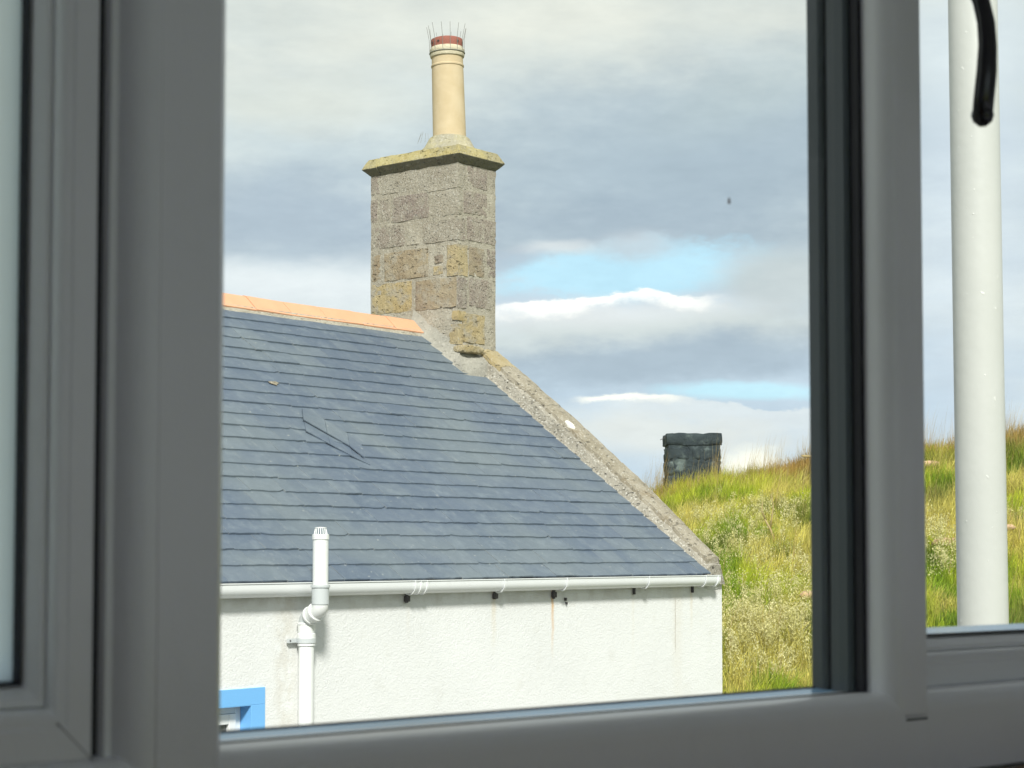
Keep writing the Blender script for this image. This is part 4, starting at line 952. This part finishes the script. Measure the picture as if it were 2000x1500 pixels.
# opening casements, left and right
def casement(s0, s1, pf, glass, hs=1.0, sash_name='sash'):
    z0, z1 = -.1135, zi1 - .018
    root = empty(sash_name, Q((s0 + s1) / 2, pf, z0)); root.parent = win; root.matrix_parent_inverse = parent_world(win).inverted()
    prof = [(0, pf + .003), (.003, pf), (.0195, pf)] + [(.0205, pf + .0012), (.022, pf + .0012)] + [(.024 + .006 * sin(t_), pf + .001 + .008 * (1 - cos(t_))) for t_ in (0, .5, 1.0, 1.5)] + [(.030, pf + .030), (0, pf + .030)]
    ring_(prof, s0, s1, z0, z1, 'sash_frame', 'upvc', root, .0008, hs)
    ring_([(.0305, pf + .010), (.034, pf + .010), (.0395, pf + .016), (.0425, pf + .024), (.0305, pf + .024)], s0, s1, z0, z1, 'glazing_bead', 'upvc', root, .0006, hs)
    ring_([(.0425, pf + .018), (.0440, pf + .020), (.0440, pf + .026), (.0425, pf + .026)], s0, s1, z0, z1, 'gasket', 'rubber', root, 0, hs)
    ring_([(.010, pf + .0305), (.0425, pf + .0305), (.0470, pf + .062), (.010, pf + .066)], s0, s1, z0, z1, 'outer_sash', 'upvc_sky_glint', root, .001, hs)
    i_ = .0435; j_ = i_ * hs; B().prism([Q(s0 + j_, pf + .0262, z0 + i_), Q(s1 - j_, pf + .0262, z0 + i_), Q(s1 - j_, pf + .0262, z1 - i_), Q(s0 + j_, pf + .0262, z1 - i_)],
                         [Q(s0 + j_, pf + .0302, z0 + i_), Q(s1 - j_, pf + .0302, z0 + i_), Q(s1 - j_, pf + .0302, z1 - i_), Q(s0 + j_, pf + .0302, z1 - i_)]).make('pane', glass, root)
    for cs, sg in ((s0, 1), (s1, -1)):       # hairline where the welded corners meet
        a_, c_ = Q(cs + sg * .001, pf - .0003, z0 + .001), Q(cs + sg * .0225, pf - .0003, z0 + .0225)
        d_ = Q(.0005, 0, 0) - Q(0, 0, 0)
        B().prism([a_, c_, c_ + d_, a_ + d_], [v + NV * .0008 for v in (a_, c_, c_ + d_, a_ + d_)]).make('corner_joint', 'rubber', root)
    return root
left = casement(-.14, .5158, .010, 'obscure', .80)
right = casement(1.262, 1.90, .030, 'glass')
vbar([(.5160, .0215), (.5238, .0215), (.5238, .05), (.5160, .05)], zi0 - .004, zi1).make('gasket', 'rubber', win)
# the right casement's handle
def at_p(px, py, p_): return Vector(onplane(px, py, np.array(Q(1, p_, 0)), np.array(NV)))
hp = [at_p(1919, 226, -.044), at_p(1922, 190, -.047), at_p(1927, 140, -.049), at_p(1929, 90, -.050), at_p(1926, 45, -.048), at_p(1917, 5, -.043), at_p(1903, -28, -.034), at_p(1888, -58, -.020), at_p(1880, -80, .0), at_p(1878, -84, .028)]
o = B().tube(hp, [.0098, .0100, .0098, .0090, .0088, .0086, .0084, .0085, .010, .010], 18, ell=.75, side=tuple(WV)).make('handle', 'black', right, True)
B().tube([hp[0] + Vector((0, 0, .004)), hp[0], hp[0] - Vector((0, 0, .005)), hp[0] - Vector((0, 0, .0085))], [.0085, .0092, .0075, .003], 14, side=tuple(WV)).make('handle_tip', 'black', right, True)
q = hp[-1]; qs = q.dot(WV); B().prism([Q(qs - .010, .0295, q.z - ZC - .035), Q(qs + .010, .0295, q.z - ZC - .035), Q(qs + .010, .0295, q.z - ZC + .05), Q(qs - .010, .0295, q.z - ZC + .05)],
          [Q(qs - .010, .018, q.z - ZC - .035), Q(qs + .010, .018, q.z - ZC - .035), Q(qs + .010, .018, q.z - ZC + .05), Q(qs - .010, .018, q.z - ZC + .05)]).make('handle_plate', 'black', right, bevel=.002)
# sill board inside, sill outside
hbar([(Z0 - .001, -.24), (Z0 - .001, .0), (Z0 - .03, .0), (Z0 - .03, -.24)], S0 - .04, S1 + .04).make('window_board', 'wood', win, bevel=.006)
hbar([(Z0 - .004, .083), (Z0 - .03, .19), (Z0 - .06, .19), (Z0 - .06, .083)], S0 - .03, S1 + .03).make('outer_sill', 'upvc', win, bevel=.003)

# ------------------------------------------------------------------ the room behind the camera
def wallbox(name, s0, s1, p0, p1, z0, z1, mt):
    b = B().prism([Q(s0, p0, z0), Q(s1, p0, z0), Q(s1, p1, z0), Q(s0, p1, z0)], [Q(s0, p0, z1), Q(s1, p0, z1), Q(s1, p1, z1), Q(s0, p1, z1)])
    o = b.make(name, mt); tag(o, kind='structure'); return o
RS0, RS1, RP, RF, RC = -1.3, 3.0, -3.4, -1.25, 1.28
wz = Z0 - .031
def wallpair(s0, s1, z0, z1):
    wallbox('room_wall', s0, s1, -.16, .02, z0, z1, 'room'); wallbox('house_wall', s0, s1, .021, .16, z0, z1, 'render_out')
wallpair(RS0, S0 - .002, RF, RC); wallpair(S1 + .002, RS1, RF, RC); wallpair(S0 - .002, S1 + .002, RF, wz - .001); wallpair(S0 - .002, S1 + .002, Z1 + .002, RC)
wallbox('room_wall', RS0 - .15, RS0 - .001, RP, .16, RF, RC, 'room'); wallbox('room_wall', RS1 + .001, RS1 + .15, RP, .16, RF, RC, 'room')
BW0, BW1, BZ0, BZ1 = -.65, 2.45, -.95, 1.05
for q in ((RS0 - .15, BW0, RF, RC), (BW1, RS1 + .15, RF, RC), (BW0, BW1, RF, BZ0), (BW0, BW1, BZ1, RC)):
    wallbox('room_wall', q[0], q[1], RP - .15, RP - .001, q[2], q[3], 'room')
bw = empty('fill_window', Q(.9, RP - .1, BZ0)); tag(bw, 'unseen white framed window added behind the viewer to light the room', 'window')  # unseen opening, added and sized to fill the frames with light
ring_([(0, RP - .12), (.06, RP - .12), (.06, RP - .05), (0, RP - .05)], BW0, BW1, BZ0, BZ1, 'frame', 'upvc', bw)  # frame of the added, unseen fill window
vbar([(.87, RP - .12), (.93, RP - .12), (.93, RP - .05), (.87, RP - .05)], BZ0 + .06, BZ1 - .06).make('mullion', 'upvc', bw)  # mullion of the added, unseen fill window
for a_, b_ in ((BW0 + .06, .87), (.93, BW1 - .06)):
    B().prism([Q(a_, RP - .09, BZ0 + .06), Q(b_, RP - .09, BZ0 + .06), Q(b_, RP - .09, BZ1 - .06), Q(a_, RP - .09, BZ1 - .06)],
              [Q(a_, RP - .084, BZ0 + .06), Q(b_, RP - .084, BZ0 + .06), Q(b_, RP - .084, BZ1 - .06), Q(a_, RP - .084, BZ1 - .06)]).make('pane', 'glass', bw)  # panes of the added, unseen fill window
wallbox('ceiling', RS0 - .15, RS1 + .15, RP - .15, .16, RC + .001, RC + .12, 'room')
wallbox('floor', RS0 - .15, RS1 + .15, RP - .15, .16, RF - .12, RF - .001, 'carpet')
wallbox('house_wall', RS0 - .15, RS1 + .15, .0, .16, -ZC - .05, RF - .122, 'render_out')
